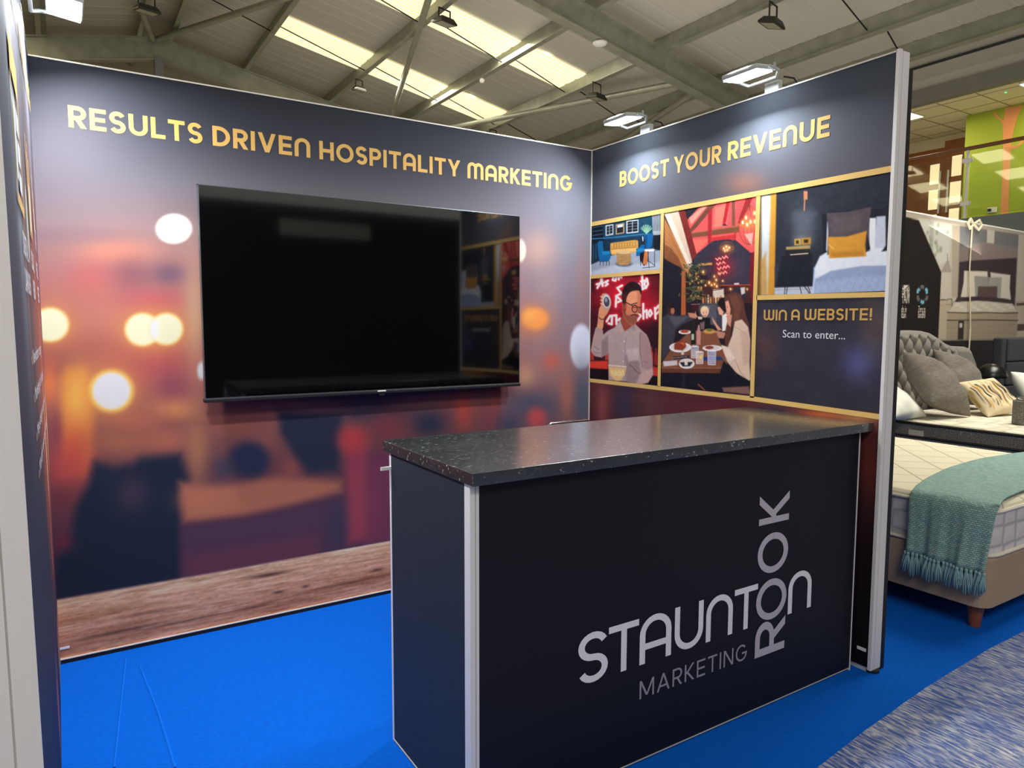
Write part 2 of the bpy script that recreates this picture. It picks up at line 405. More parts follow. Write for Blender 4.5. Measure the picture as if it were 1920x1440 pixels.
# purlins: Z-sections running along the hall
def zprof(d=.28, f=.085, t=.012): return [(-f, 0), (0, 0), (0, d-t), (f, d-t), (f, d), (-t, d), (-t, t), (-f, t)]
PUR = [-.62, .86, 2.72, 4.38, 5.86, 7.36, 8.30]
for x in PUR:
    z = roofz(x)-.285
    MB().prism(zprof(), lambda a, b: (x+a, RY0, z+b-a*ROOF_S), lambda a, b: (x+a, 15, z+b-a*ROOF_S)).build('purlin', M_galv, kind='structure')
for x in (-1.2, -2.9, -4.6, -6.3, -8.):
    z = lroof(x)-.285
    MB().prism(zprof(), lambda a, b: (x+a, RY0, z+b+a*ROOF_S), lambda a, b: (x+a, 15, z+b+a*ROOF_S)).build('purlin', M_galv, kind='structure')
# rafters: I-sections along the slope, on both sides of the ridge
def iprof(d, b, tf=.018, tw=.012): return [(-b/2, 0), (b/2, 0), (b/2, tf), (tw/2, tf), (tw/2, d-tf), (b/2, d-tf), (b/2, d), (-b/2, d), (-b/2, d-tf), (-tw/2, d-tf), (-tw/2, tf), (-b/2, tf)]
for y, d in ((5.40, .40), (13.1, .46), (-2.4, .40)):
    o = -.285-d
    MB().prism(iprof(d, .19), lambda a, b: (RX, y+a, RZ+o+b), lambda a, b: (9.4, y+a, roofz(9.4)+o+b)).build('rafter', M_galv, kind='structure')
    MB().prism(iprof(d, .19), lambda a, b: (XW, y+a, lroof(XW)+o+b), lambda a, b: (RX, y+a, RZ+o+b)).build('rafter', M_galv, kind='structure')
MB().box((-.98, 13.0, 0), (-.82, 13.2, RZ-.7)).build('gable_post', M_steelp, kind='structure')
MB().box((XW, 13.05, 5.9), (12, 13.15, 6.0)).build('gable_rail', M_steelp, kind='structure')
# wind bracing tubes under the purlins
def thr(a, b, y0, y1):
    a = np.array(a); b = np.array(b); d = (b-a)/(b[1]-a[1]); return a+d*(y0-a[1]), a+d*(y1-a[1])
for (q0, q1, y0, y1) in (((735, 218), (803, 0), 13.0, 5.5), ((870, 235), (1260, 158), 13.0, 5.5), ((1225, 225), (1300, 175), 9.5, 5.5), ((290, 75), (522, 0), 13.0, 5.5)):
    a, b = thr(rf(*q0, -.36), rf(*q1, -.36), y0, y1)
    MB().cyl(a, b, .057, n=14).build('brace_tube', M_galv, smooth=False, kind='structure')
a, b = np.array([-1.0, 13.0, RZ-.36]), np.array([-2.6, 5.5, lroof(-2.6)-.36]); MB().cyl(a, b, .057, n=14).build('brace_tube', M_galv, kind='structure')
# sag rods
for q in ((700, 131), (970, 121), (1600, 17)):
    p = rf(*q, -.13); y = p[1]
    for i in range(len(PUR)-1):
        if q[0] == 1600 and i < 4: continue
        x0, x1 = PUR[i], PUR[i+1]; dy = .10
        MB().cyl((x0, y-dy, roofz(x0)-.09), (x1, y+dy, roofz(x1)-.17), .011, n=6).build('sag_rod', M_rod, kind='structure')
# roof lights: ribbed translucent sheets that let the daylight in
m = mat('roof_light_sheet', (250, 240, 205), .5, emit=((255, 240, 190), .95))
nt = m.node_tree; b = nt.nodes['Principled BSDF']; tc = nt.nodes.new('ShaderNodeTexCoord'); wv = nt.nodes.new('ShaderNodeTexWave')
wv.bands_direction = 'Y'; wv.inputs['Scale'].default_value = 3.1; wv.inputs['Distortion'].default_value = .6
rp = nt.nodes.new('ShaderNodeValToRGB'); rp.color_ramp.elements[0].color = rgba((236, 214, 140)); rp.color_ramp.elements[1].color = rgba((255, 243, 205)); rp.color_ramp.elements[1].position = .45
nt.links.new(tc.outputs['Object'], wv.inputs['Vector']); nt.links.new(wv.outputs[0], rp.inputs[0]); nt.links.new(rp.outputs[0], b.inputs['Emission Color'])
n = 0
for (y0, y1) in ((10.35, 11.35), (7.5, 8.42)):
    for i in range(1, 4):
        n += 1; x0, x1 = PUR[i]+.05, PUR[i+1]-.02; mb = MB(); ys = np.linspace(y0, y1, 37)
        zz = [-.035+(.012 if (k % 12) in (0, 1, 2) else 0) for k in range(37)]
        mb.grid([[(x0, y, roofz(x0)+z) for y, z in zip(ys, zz)], [(x1, y, roofz(x1)+z) for y, z in zip(ys, zz)]])
        mb.build('window_%d' % n, m, kind='structure', solid=.004)
    m2 = m.copy(); m2.name = 'bright_roof_light_sheet'; m2.node_tree.nodes['Principled BSDF'].inputs['Emission Strength'].default_value = 7  # glow raised on the unseen slope so the gallery glass mirrors it
    for i in range(3):
        n += 1; x0, x1 = -3.25-i*1.7, -4.55-i*1.7; mb = MB()
        mb.grid([[(x1, y, lroof(x1)+z) for y, z in zip(ys, zz)], [(x0, y, lroof(x0)+z) for y, z in zip(ys, zz)]])
        mb.build('window_%d' % n, m2, kind='structure', solid=.004)
# conduit by the showroom and the beam over the gallery
x = 8.95; MB().cyl((x, -6, roofz(x)-.05), (x, 12, roofz(x)-.05), .02, n=8).build('conduit', M_rod, kind='structure')
MB().box((9.36, -8, 5.085), (9.52, 12, 5.31)).build('trim_1', mat('grey_beam', (118, 116, 108), .6, noise=(6, (130, 127, 118), .3)), kind='structure')
# ---- gallery on the right: slab, ceiling, green wall with a painted tree, doors
m = mat('gallery_slab_grey', (112, 122, 118), .7)
MB().box((9.40, -8, 2.72), (15, 12, 3.13)).build('trim_2', m, kind='structure')
m = mat('ceiling_tile', (242, 226, 190), .8)
mb = MB().box((9.52, -8, 5.085), (15, 12, 5.12)); mb.build('trim_3', m, kind='structure')
m = mat('tile_grid', (170, 158, 128), .6); mb = MB()
for i in range(9): mb.box((9.7+i*.6-.008, -8, 5.078), (9.7+i*.6+.008, 12, 5.084))
for i in range(33): mb.box((9.53, -7.9+i*.6-.008, 5.077), (14.9, -7.9+i*.6+.008, 5.083))
mb.build('trim_4', m, kind='structure')
GX = 10.71; GY = 2.984; DX = 11.78
MB().box((9.45, -8, 5.30), (9.50, 12, 5.62)).build('trim_5', M_sheet, kind='structure')
gw = back = MB().box((GX, -8, 3.13), (GX+.3, GY, 5.08)).build('wall_green', mat('green_paint', (150, 168, 38), .7, noise=(2, (162, 178, 44), .3)), kind='structure')
MB().box((DX, -8, 3.13), (DX+.2, 12, 5.08)).build('wall_gallery', mat('cream_paint', (220, 205, 170), .7), kind='structure')
# the tree painted on the green wall
def gq(x, y): return at(x, y, 0, GX-.004)
tr = [(1885, 405), (1876, 402), (1879, 330), (1881, 290), (1880, 234), (1876, 226), (1866, 220), (1862, 208), (1868, 211), (1873, 220), (1882, 226), (1884, 203), (1900, 200), (1919, 197), (1914, 205), (1908, 218), (1902, 240), (1897, 262), (1896, 274), (1908, 272), (1914, 264), (1920, 262), (1917, 268), (1910, 276), (1896, 281), (1893, 330), (1891, 404)]
pts = [gq(*p) for p in tr]
from mathutils.geometry import tessellate_polygon
fs = tessellate_polygon([[Vector(p) for p in pts]])
MB().add(pts, [tuple(f) for f in fs]).build('painted_tree', mat('orange_tree_paint', (226, 150, 92), .7), gw)

# doors on the gallery, with stacked panes
M_oak = mat('brown_door_wood', (130, 74, 30), .45, noise=(9, (150, 90, 40), .3, (1, 1, .2)))
M_pane = mat('lit_door_pane', (250, 232, 190), .4, emit=((255, 232, 180), .75))
dn = 0
for (px0, px1, ytop, panes) in ((1697, 1771, 291, [((1745, 1760), (310, 344)), ((1742, 1757), (358, 392)), ((1740, 1755), (404, 420))]),
                                 (1772, 1808, 265, [((1786, 1802), (293, 328)), ((1782, 1800), (342, 378)), ((1780, 1797), (392, 414))])):
    dn += 1; a = at(px0, ytop, 0, DX-.06); b2 = at(px1, ytop, 0, DX-.06)
    zt = min(5.05, a[2])
    d = MB().box((DX-.06, b2[1], 3.13), (DX, a[1], zt)).build('door_%d' % dn, M_oak, kind='structure')
    for (xa, xb), (ya, yb) in panes:
        p = at(xa, ya, 0, DX-.07); q = at(xb, yb, 0, DX-.07)
        MB().box((DX-.075, q[1], max(3.16, q[2])), (DX-.06, p[1], p[2])).build('pane', M_pane, d)
    h = at(px1-9 if dn == 1 else px0+5, 345, 0, DX-.1)
    MB().cyl((DX-.1, h[1], 3.6), (DX-.1, h[1], 4.4), .018).box((DX-.1, h[1]-.01, 3.7), (DX-.06, h[1]+.01, 3.72)).box((DX-.1, h[1]-.01, 4.28), (DX-.06, h[1]+.01, 4.3)).build('door_handle', M_alu, d)

# glass balustrade
t = thing('glass_balustrade', (9.42, 2, 3.13), 'glass balustrade with brown handrail along the edge of the upper gallery', 'railing')
M_glass = mat('clear_glass', (236, 244, 240), .02, trans=1.)
M_glass.node_tree.nodes['Principled BSDF'].inputs['IOR'].default_value = 1.45
M_brown = mat('brown_handrail', (112, 66, 34), .4)
MB().box((9.39, -6, 4.19), (9.45, 8, 4.245)).build('handrail', M_brown, t, bevel=.01)
yp = at(1813, 330, 0, 9.42)[1]
for k in range(-2, 3):
    y = yp+k*1.35
    MB().box((9.412, y+.05, 3.16), (9.424, y+1.30, 4.12)).build('glass_panel', M_glass, t)
    MB().cyl((9.42, y, 3.13), (9.42, y, 4.19), .022).build('post', M_alu, t)
    for z in (3.33, 4.0):
        c = MB().box((9.395, y-.07, z), (9.445, y+.07, z+.07)).build('glass_clamp', M_alu, t, bevel=.006)
# double wall socket with a black plug on the green wall
p = at(1861, 394, 0, GX)
t = thing('wall_socket', (GX, p[1], p[2]-.05), 'white double wall socket with a black plug, low on the green wall', 'socket')
MB().box((GX-.012, p[1]-.075, p[2]-.045), (GX, p[1]+.075, p[2]+.045)).build('faceplate', mat('white_plastic', (232, 228, 214), .4), t, bevel=.004)
MB().box((GX-.05, p[1]+.012, p[2]-.02), (GX-.012, p[1]+.06, p[2]+.025)).build('plug', mat('black_plastic', (18, 18, 18), .4), t, bevel=.006)
# ceiling panels of the gallery
M_led = mat('lit_panel', (255, 245, 225), .4, emit=((255, 240, 214), 2.2)); M_wht = mat('white_metal', (226, 224, 218), .4)
for (x0, x1, y0, y1, lb) in ((9.52, 10.08, 3.36, 3.9, 'lit square ceiling panel over the brown gallery doors'), (9.57, 10.14, 1.2, 1.735, 'lit square ceiling panel over the painted tree, at the edge of the frame')):
    t = thing('ceiling_light', ((x0+x1)/2, (y0+y1)/2, 5.06), lb, 'light')
    MB().box((x0, y0, 5.062), (x1, y1, 5.085)).build('frame', M_wht, t)
    MB().box((x0+.02, y0+.02, 5.056), (x1-.02, y1-.02, 5.062)).build('diffuser', M_led, t)
p = at(1886, 173, 2, 5.06)
t = thing('emergency_indicator', (p[0], p[1], 5.058), 'tiny green indicator lamp on the gallery ceiling tiles', 'indicator light')
MB().lathe([(.022, 0), (.03, .012), (.03, .026)], (p[0], p[1], 5.059), 16).build('housing', M_wht, t)
MB().lathe([(.006, -.008), (.014, -.003), (.014, .001)], (p[0], p[1], 5.058), 12).build('indicator', mat('green_led', (60, 220, 60), .4, emit=((40, 255, 60), 6)), t)

# ------------------------------------------------------------------ unlit floodlights under the purlins
M_blk = mat('dark_metal', (58, 56, 50), .5, .3); M_lens = mat('unlit_lens', (150, 146, 128), .15, 0, .6)
def floodlight(loc, rz, tilt, label, drop=.28, size=.17):
    t = thing('floodlight', loc, label, 'floodlight', 'unlit floodlights hung from the roof')
    x, y, z = loc; R = Matrix.Translation((x, y, z)) @ Matrix.Rotation(rz, 4, 'Z') @ Matrix.Rotation(tilt, 4, 'X')
    def T(v): return tuple(R @ Vector(v))
    s = size; mb = MB()
    top = [(-s*.72, -s*.5, .07), (s*.72, -s*.5, .07), (s*.72, s*.5, .07), (-s*.72, s*.5, .07)]; bot = [(-s, -s*.78, 0), (s, -s*.78, 0), (s, s*.78, 0), (-s, s*.78, 0)]
    low = [(-s, -s*.78, -.025), (s, -s*.78, -.025), (s, s*.78, -.025), (-s, s*.78, -.025)]
    mb.add([T(v) for v in top+bot+low], [(0, 1, 2, 3), (0, 4, 5, 1), (1, 5, 6, 2), (2, 6, 7, 3), (3, 7, 4, 0), (4, 8, 9, 5), (5, 9, 10, 6), (6, 10, 11, 7), (7, 11, 8, 4), (8, 11, 10, 9)])
    mb.build('housing', M_blk, t)
    MB().add([T((-s*.82, -s*.62, -.027)), T((-s*.82, s*.62, -.027)), T((s*.82, s*.62, -.027)), T((s*.82, -s*.62, -.027))], [(0, 1, 2, 3)]).build('lens', M_lens, t)
    mb = MB(); top_z = z+drop
    for sx in (-1, 1):
        a = Vector(T((sx*s*.72, 0, .05))); mb.tube([a, (a.x, a.y, top_z)], .013, 6)
    a = Vector(T((-s*.72, 0, .05))); b3 = Vector(T((s*.72, 0, .05))); mb.tube([(a.x, a.y, top_z), (b3.x, b3.y, top_z)], .013, 6)
    mb.build('hanger', M_blk, t)
for (q, pi, tilt, lb, sz) in (((833, 42), 2, .15, 'dark unlit floodlight hanging in front of the far roof light, nearest the long brace tube', .17),
                          ((673, 155), 2, .1, 'small dark unlit floodlight under a purlin, above the television heading', .12),
                          ((1447, 45), 4, .3, 'grey unlit floodlight hanging at the top, above the nearer lit stand lamp', .17),
                          ((1118, 183), 4, .15, 'dark unlit floodlight hanging beside the roof beam, above the far lit stand lamp', .17),
                          ((924, 262), 4, .15, 'unlit floodlight with only its hanger showing over the back display wall', .15),
                          ((275, 20), 0, .15, 'unlit floodlight under the roof ridge near the top left', .17)):
    x = PUR[pi]-.02; p = at(q[0], q[1], 0, x); zt = roofz(x)-.285
    if pi == 0: p = at(q[0], q[1], 1, 9.2); x = p[0]; zt = lroof(x) if x < RX else roofz(x)
    floodlight((x, p[1], min(p[2], zt-.2)), .25, tilt, lb, drop=zt-min(p[2], zt-.2)+.001, size=sz)
# white disc on the near rafter, small white sensor under a purlin
zf = lambda x: roofz(x)-.645
p = rf(1131, 72, -.65)
t = MB().lathe([(.03, -.05), (.09, -.04), (.115, -.015), (.115, 0)], (p[0], 5.40, roofz(p[0])-.686), 24).build('access_point', M_wht, smooth=True)
tag(t, 'round white disc fixed under the big roof beam', 'wireless access point')
x = PUR[3]; p = at(907, 157, 0, x)
t = thing('motion_sensor', (x, p[1], roofz(x)-.285), 'small white motion sensor under a purlin', 'sensor')
MB().lathe([(.02, -.09), (.045, -.07), (.05, -.03), (.04, 0)], (x-.04, p[1], roofz(x)-.28), 16).build('sensor_body', M_wht, t, smooth=True)

# ------------------------------------------------------------------ display walls of the stand
WH, WL, RD, LD = 2.5, -2.842, 1.87, 2.06
# -- back wall
t = thing('display_wall', (WL/2, .03, 0), 'back display wall printed with blurred bar lights, under the RESULTS DRIVEN heading', 'display wall')
P = back_plane(WL, 0, 0.02, WH-.006, .0062, 0.0); Z = P[..., 2]; A = crop(P, 0, 0, 1)
A.keys(Z, [(0, (60, 45, 70)), (.3, (66, 44, 72)), (.6, (96, 62, 84)), (.9, (128, 84, 90)), (1.2, (182, 112, 105)), (1.6, (186, 124, 118)), (1.85, (160, 132, 132)), (2.05, (112, 106, 114)), (2.25, (72, 73, 82)), (2.5, (52, 56, 63))])  # lower tones held brighter than the top to make up for weak light
X = A.X
def back_art():
    e, g, p = A.ell, A.glow, A.poly
    # right part is cooler, lilac grey; its blue grey top paints in lamp light
    g(1050, 560, 110, 190, (132, 122, 138), .9); g(1085, 420, 60, 120, (122, 128, 140), .8); g(1010, 470, 34, 34, (186, 150, 136), .8); g(1030, 540, 26, 40, (170, 140, 138), .5)
    g(1092, 520, 14, 90, (150, 120, 120), .7)
    # upper left
    g(80, 300, 120, 120, (128, 120, 128), .6); g(219, 470, 75, 30, (226, 150, 124), .85); g(150, 440, 160, 20, (140, 115, 122), .5); g(243, 516, 42, 34, (140, 92, 104), .75); g(318, 514, 38, 22, (124, 96, 114), .9)
    g(172, 525, 44, 36, (204, 108, 110), .7); g(195, 600, 60, 60, (212, 138, 118), .7); g(285, 565, 60, 22, (196, 96, 112), .8)
    g(366, 600, 22, 110, (206, 172, 140), .85); g(160, 660, 80, 40, (186, 108, 96), .7); g(290, 680, 70, 42, (188, 90, 98), .85); g(322, 728, 40, 30, (150, 84, 104), .8)
    g(95, 668, 60, 26, (160, 92, 92), .7); g(110, 700, 50, 18, (140, 80, 84), .6)
    # columns of light below the lamps
    p([(114, 708), (125, 690), (160, 690), (174, 715), (174, 850), (160, 890), (118, 890)], (226, 136, 84), 14, .95)
    g(146, 745, 30, 55, (244, 192, 100), .95); g(140, 850, 34, 50, (204, 92, 80), .8); g(92, 720, 18, 40, (236, 136, 92), .9); g(105, 810, 12, 40, (140, 74, 92), .8)
    g(330, 768, 44, 22, (228, 152, 110), .85); g(260, 790, 50, 20, (186, 110, 100), .8); g(225, 832, 60, 26, (178, 112, 94), .8); g(312, 826, 50, 24, (192, 116, 100), .8); g(370, 840, 22, 80, (184, 128, 104), .8)
    g(120, 880, 46, 40, (190, 84, 90), .85); g(118, 940, 34, 30, (120, 62, 76), .7)
    # dark seated shape
    p([(178, 866), (210, 877), (248, 870), (264, 858), (337, 852), (347, 878), (354, 900), (338, 930), (337, 1090), (104, 1124), (104, 1050), (134, 998), (142, 950), (166, 908)], (36, 45, 70), 15)
    g(248, 925, 30, 34, (78, 62, 88), .85); g(118, 1015, 20, 20, (110, 54, 76), .9); g(200, 900, 20, 30, (44, 54, 80), .6)
    # salmon table edge and the purple below it
    p([(337, 905), (380, 912), (453, 905), (526, 893), (640, 903), (640, 922), (546, 948), (463, 966), (380, 976), (345, 978)], (182, 116, 104), 14)
    g(372, 938, 36, 22, (194, 124, 110), .8); p([(340, 985), (460, 972), (560, 950), (650, 930), (740, 925), (740, 1030), (340, 1095)], (84, 62, 92), 12); p([(345, 1040), (600, 1000), (600, 1050), (345, 1095)], (110, 64, 90), 18, .8)
    # navy shapes under the television
    g(440, 800, 60, 22, (150, 92, 88), .9); g(500, 815, 26, 40, (152, 96, 98), .8)
    e(467, 862, 38, 33, (44, 54, 88), .4, .95); g(420, 878, 22, 20, (74, 70, 96), .9); g(545, 878, 20, 22, (160, 92, 96), .8)
    p([(522, 770), (640, 775), (640, 815), (634, 884), (578, 888), (552, 854), (526, 812)], (48, 54, 80), 12); g(700, 770, 90, 26, (62, 60, 86), .9)
    p([(648, 838), (690, 838), (690, 1010), (652, 1020)], (152, 72, 98), 12); p([(692, 850), (745, 845), (745, 1015), (690, 1020)], (118, 64, 96), 14); e(662, 824, 27, 24, (196, 78, 88), .8)
    g(730, 800, 40, 30, (138, 70, 82), .9); g(690, 955, 16, 80, (150, 70, 100), .5)
    g(630, 985, 18, 40, (66, 62, 96), .8)
    # right of the television
    e(975, 470, 11, 21, (232, 218, 198), .25); g(1000, 600, 36, 30, (214, 130, 90), .9); e(1004, 598, 24, 20, (240, 156, 88), .35); g(992, 592, 12, 14, (250, 176, 100), .9)
    e(1090, 650, 21, 42, (222, 228, 250), .16); g(1034, 677, 17, 18, (196, 104, 94), .9); g(985, 706, 18, 22, (206, 156, 134), .9)
    g(1000, 760, 60, 30, (84, 84, 112), .95); g(1092, 750, 18, 70, (84, 96, 122), .9); g(1062, 742, 13, 44, (172, 112, 106), .9); e(1006, 783, 17, 18, (190, 84, 94), .7)
    g(868, 770, 19, 36, (194, 84, 78), .9); g(838, 775, 14, 26, (134, 78, 92), .8); g(805, 795, 34, 26, (50, 56, 84), .95); g(915, 780, 16, 26, (140, 78, 92), .9); g(930, 750, 14, 40, (170, 82, 86), .7); g(955, 800, 24, 30, (70, 72, 102), .9)
    # bright discs
    for cx, cy, rx, ry in ((94, 609, 34, 31), (267, 618, 33, 31), (313, 617, 30, 30)):
        g(cx, cy, rx*1.35, ry*1.35, (238, 158, 96), .85)
    for cx, cy, rx, ry in ((94, 609, 34, 31), (267, 618, 32, 30), (312, 617, 30, 29)):
        e(cx, cy, rx+2, ry+2, (255, 212, 120), .16); e(cx, cy, rx-1, ry-1, (255, 250, 214), .14)
    e(289, 618, 9, 20, (244, 244, 246), .4, .9)
    g(209, 733, 50, 48, (240, 160, 92), .9); e(209, 733, 42, 40, (255, 214, 120), .18); e(209, 733, 35, 34, (240, 240, 252), .12)
    e(326, 429, 34, 28, (248, 240, 224), .12); e(379, 695, 9, 17, (226, 226, 236), .4)
back_art()
# wooden table top at the foot of the print
ZWX, ZWZ = zip(*[(p[0], p[2]) for p in (at(*q, 1, 0) for q in ((107, 1123.5), (306, 1089), (444, 1065), (616, 1034), (732, 1013), (1104, 950)))])
xw = P[..., 0].ravel(); zw = Z.ravel(); zt = np.interp(xw, ZWX, ZWZ)
wd = zw < zt; W = Art(A.X, A.Y); tt = np.clip((zt-zw)/zt, 0, 1)
for i in range(3): W.C[:, i] = np.interp(tt, [0, .12, .35, .7, 1], [(222, 188, 162)[i], (212, 170, 142)[i], (198, 148, 122)[i], (180, 128, 108)[i], (192, 142, 122)[i]])
W.X = xw; W.Y = zw
W.noise(34, (2.6, 62), 5, 5); W.noise(34, (11, 230), 9, 3); W.noise(20, (60, 400), 3, 2); W.C = W.C*1.17-np.array((0, 6, 14))  # wood brightened in its colour, as little light reaches the wall's foot
for (x0, z0, rx, rz, a) in ((-1.98, .222, .10, .010, .8), (-2.62, .09, .16, .008, .7), (-2.35, .075, .2, .006, .6), (-1.93, .125, .03, .007, .8), (-1.80, .128, .02, .006, .8), (-2.05, .075, .09, .006, .6), (-1.42, .14, .04, .007, .8), (-1.6, .10, .2, .007, .5), (-2.5, .15, .12, .007, .45)):
    d = ((xw-x0)/rx)**2+((zw-z0)/rz)**2; k = (np.exp(-d)*a)[:, None]; W.C = W.C*(1-k)+np.array((78, 46, 42))*k
k = np.clip((zt-zw)/.006, 0, 1)[:, None]; A.C = A.C*(1-k)+W.C*k
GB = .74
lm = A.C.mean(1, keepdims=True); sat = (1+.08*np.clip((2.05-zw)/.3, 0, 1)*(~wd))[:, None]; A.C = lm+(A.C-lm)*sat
k = np.clip((1.5-zw)/1.2, 0, 1)*(~wd); A.C[:, 2] *= 1-.13*k; A.C[:, 0] *= 1+.06*k; A.C[:, 1] *= 1+.03*k  # lower print warmed in the colour to offset the carpet's blue bounce
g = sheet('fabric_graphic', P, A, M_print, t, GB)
mb = MB()     # heading
ZB, ZC = 2.2385, .0875
for wd_, xa, xb in (('RESULTS', 128.8, 380), ('DRIVEN', 399, 582), ('HOSPITALITY', 599, 863), ('MARKETING', 876.5, 1072)):
    ya = np.interp(xa, [130, 1072], [237, 360]); yb = np.interp(xb, [130, 1072], [237, 360])
    p0 = at(xa, ya, 1, -.0012); p1 = at(xb, yb, 1, -.0012)
    put_text(mb, wd_, (p0[0], -.0012, ZB), (p1[0], -.0012, ZB), (0, 0, ZC), .195)
mb.build('heading_lettering', M_gold, t)['label'] = 'gold heading reading RESULTS DRIVEN HOSPITALITY MARKETING'
MB().box((WL-.05, -.004, WH-.006), (.05, .05, WH)).box((WL-.05, .002, 0), (.05, .05, WH-.006)).build('frame', M_alu_w, t)
MB().box((WL+.002, -.006, 0.0), (-.004, .0, .018)).build('base_gasket', M_gap, t)
MB().box((WL+.001, -.009, .018), (-.004, .0, .022)).build('base_edge', M_alu_w, t)
p = at(118, 1226, 1, 0); MB().box((WL+.001, -.003, .062), (WL+.036, -.001, .072)).build('white_tape', M_white_print, t)

# -- right wall
t = thing('display_wall', (.03, -RD/2, 0), 'right display wall with gold framed pictures, under the BOOST YOUR REVENUE heading', 'display wall')
P = right_plane(0, RD, 0.02, WH-.006, .010, 0.0); Z = P[..., 2]; A = crop(P, 0, 0, 1)
A.keys(Z, [(0, (18, 16, 20)), (.5, (30, 20, 26)), (.8, (70, 36, 40)), (1.05, (92, 46, 50)), (1.6, (70, 60, 70)), (2.05, (84, 82, 90)), (2.3, (76, 80, 88)), (2.5, (62, 68, 76))])
A.glow(1395, 345, 40, 22, (150, 96, 78), .6).glow(1180, 330, 60, 40, (74, 80, 92), .5)
A.glow(1130, 760, 14, 50, (146, 74, 74), .8).glow(1170, 755, 22, 60, (52, 54, 74), .8).glow(1220, 750, 20, 40, (92, 66, 68), .6).glow(1340, 765, 70, 20, (96, 38, 48), .8).glow(1450, 775, 34, 14, (52, 52, 70), .9).glow(1540, 780, 50, 16, (196, 100, 58), .95).glow(1610, 785, 40, 16, (206, 150, 90), .7)
A.glow(1632, 870, 20, 60, (104, 48, 40), .9)
sheet('fabric_graphic', P, A, M_print, t, 1.1)

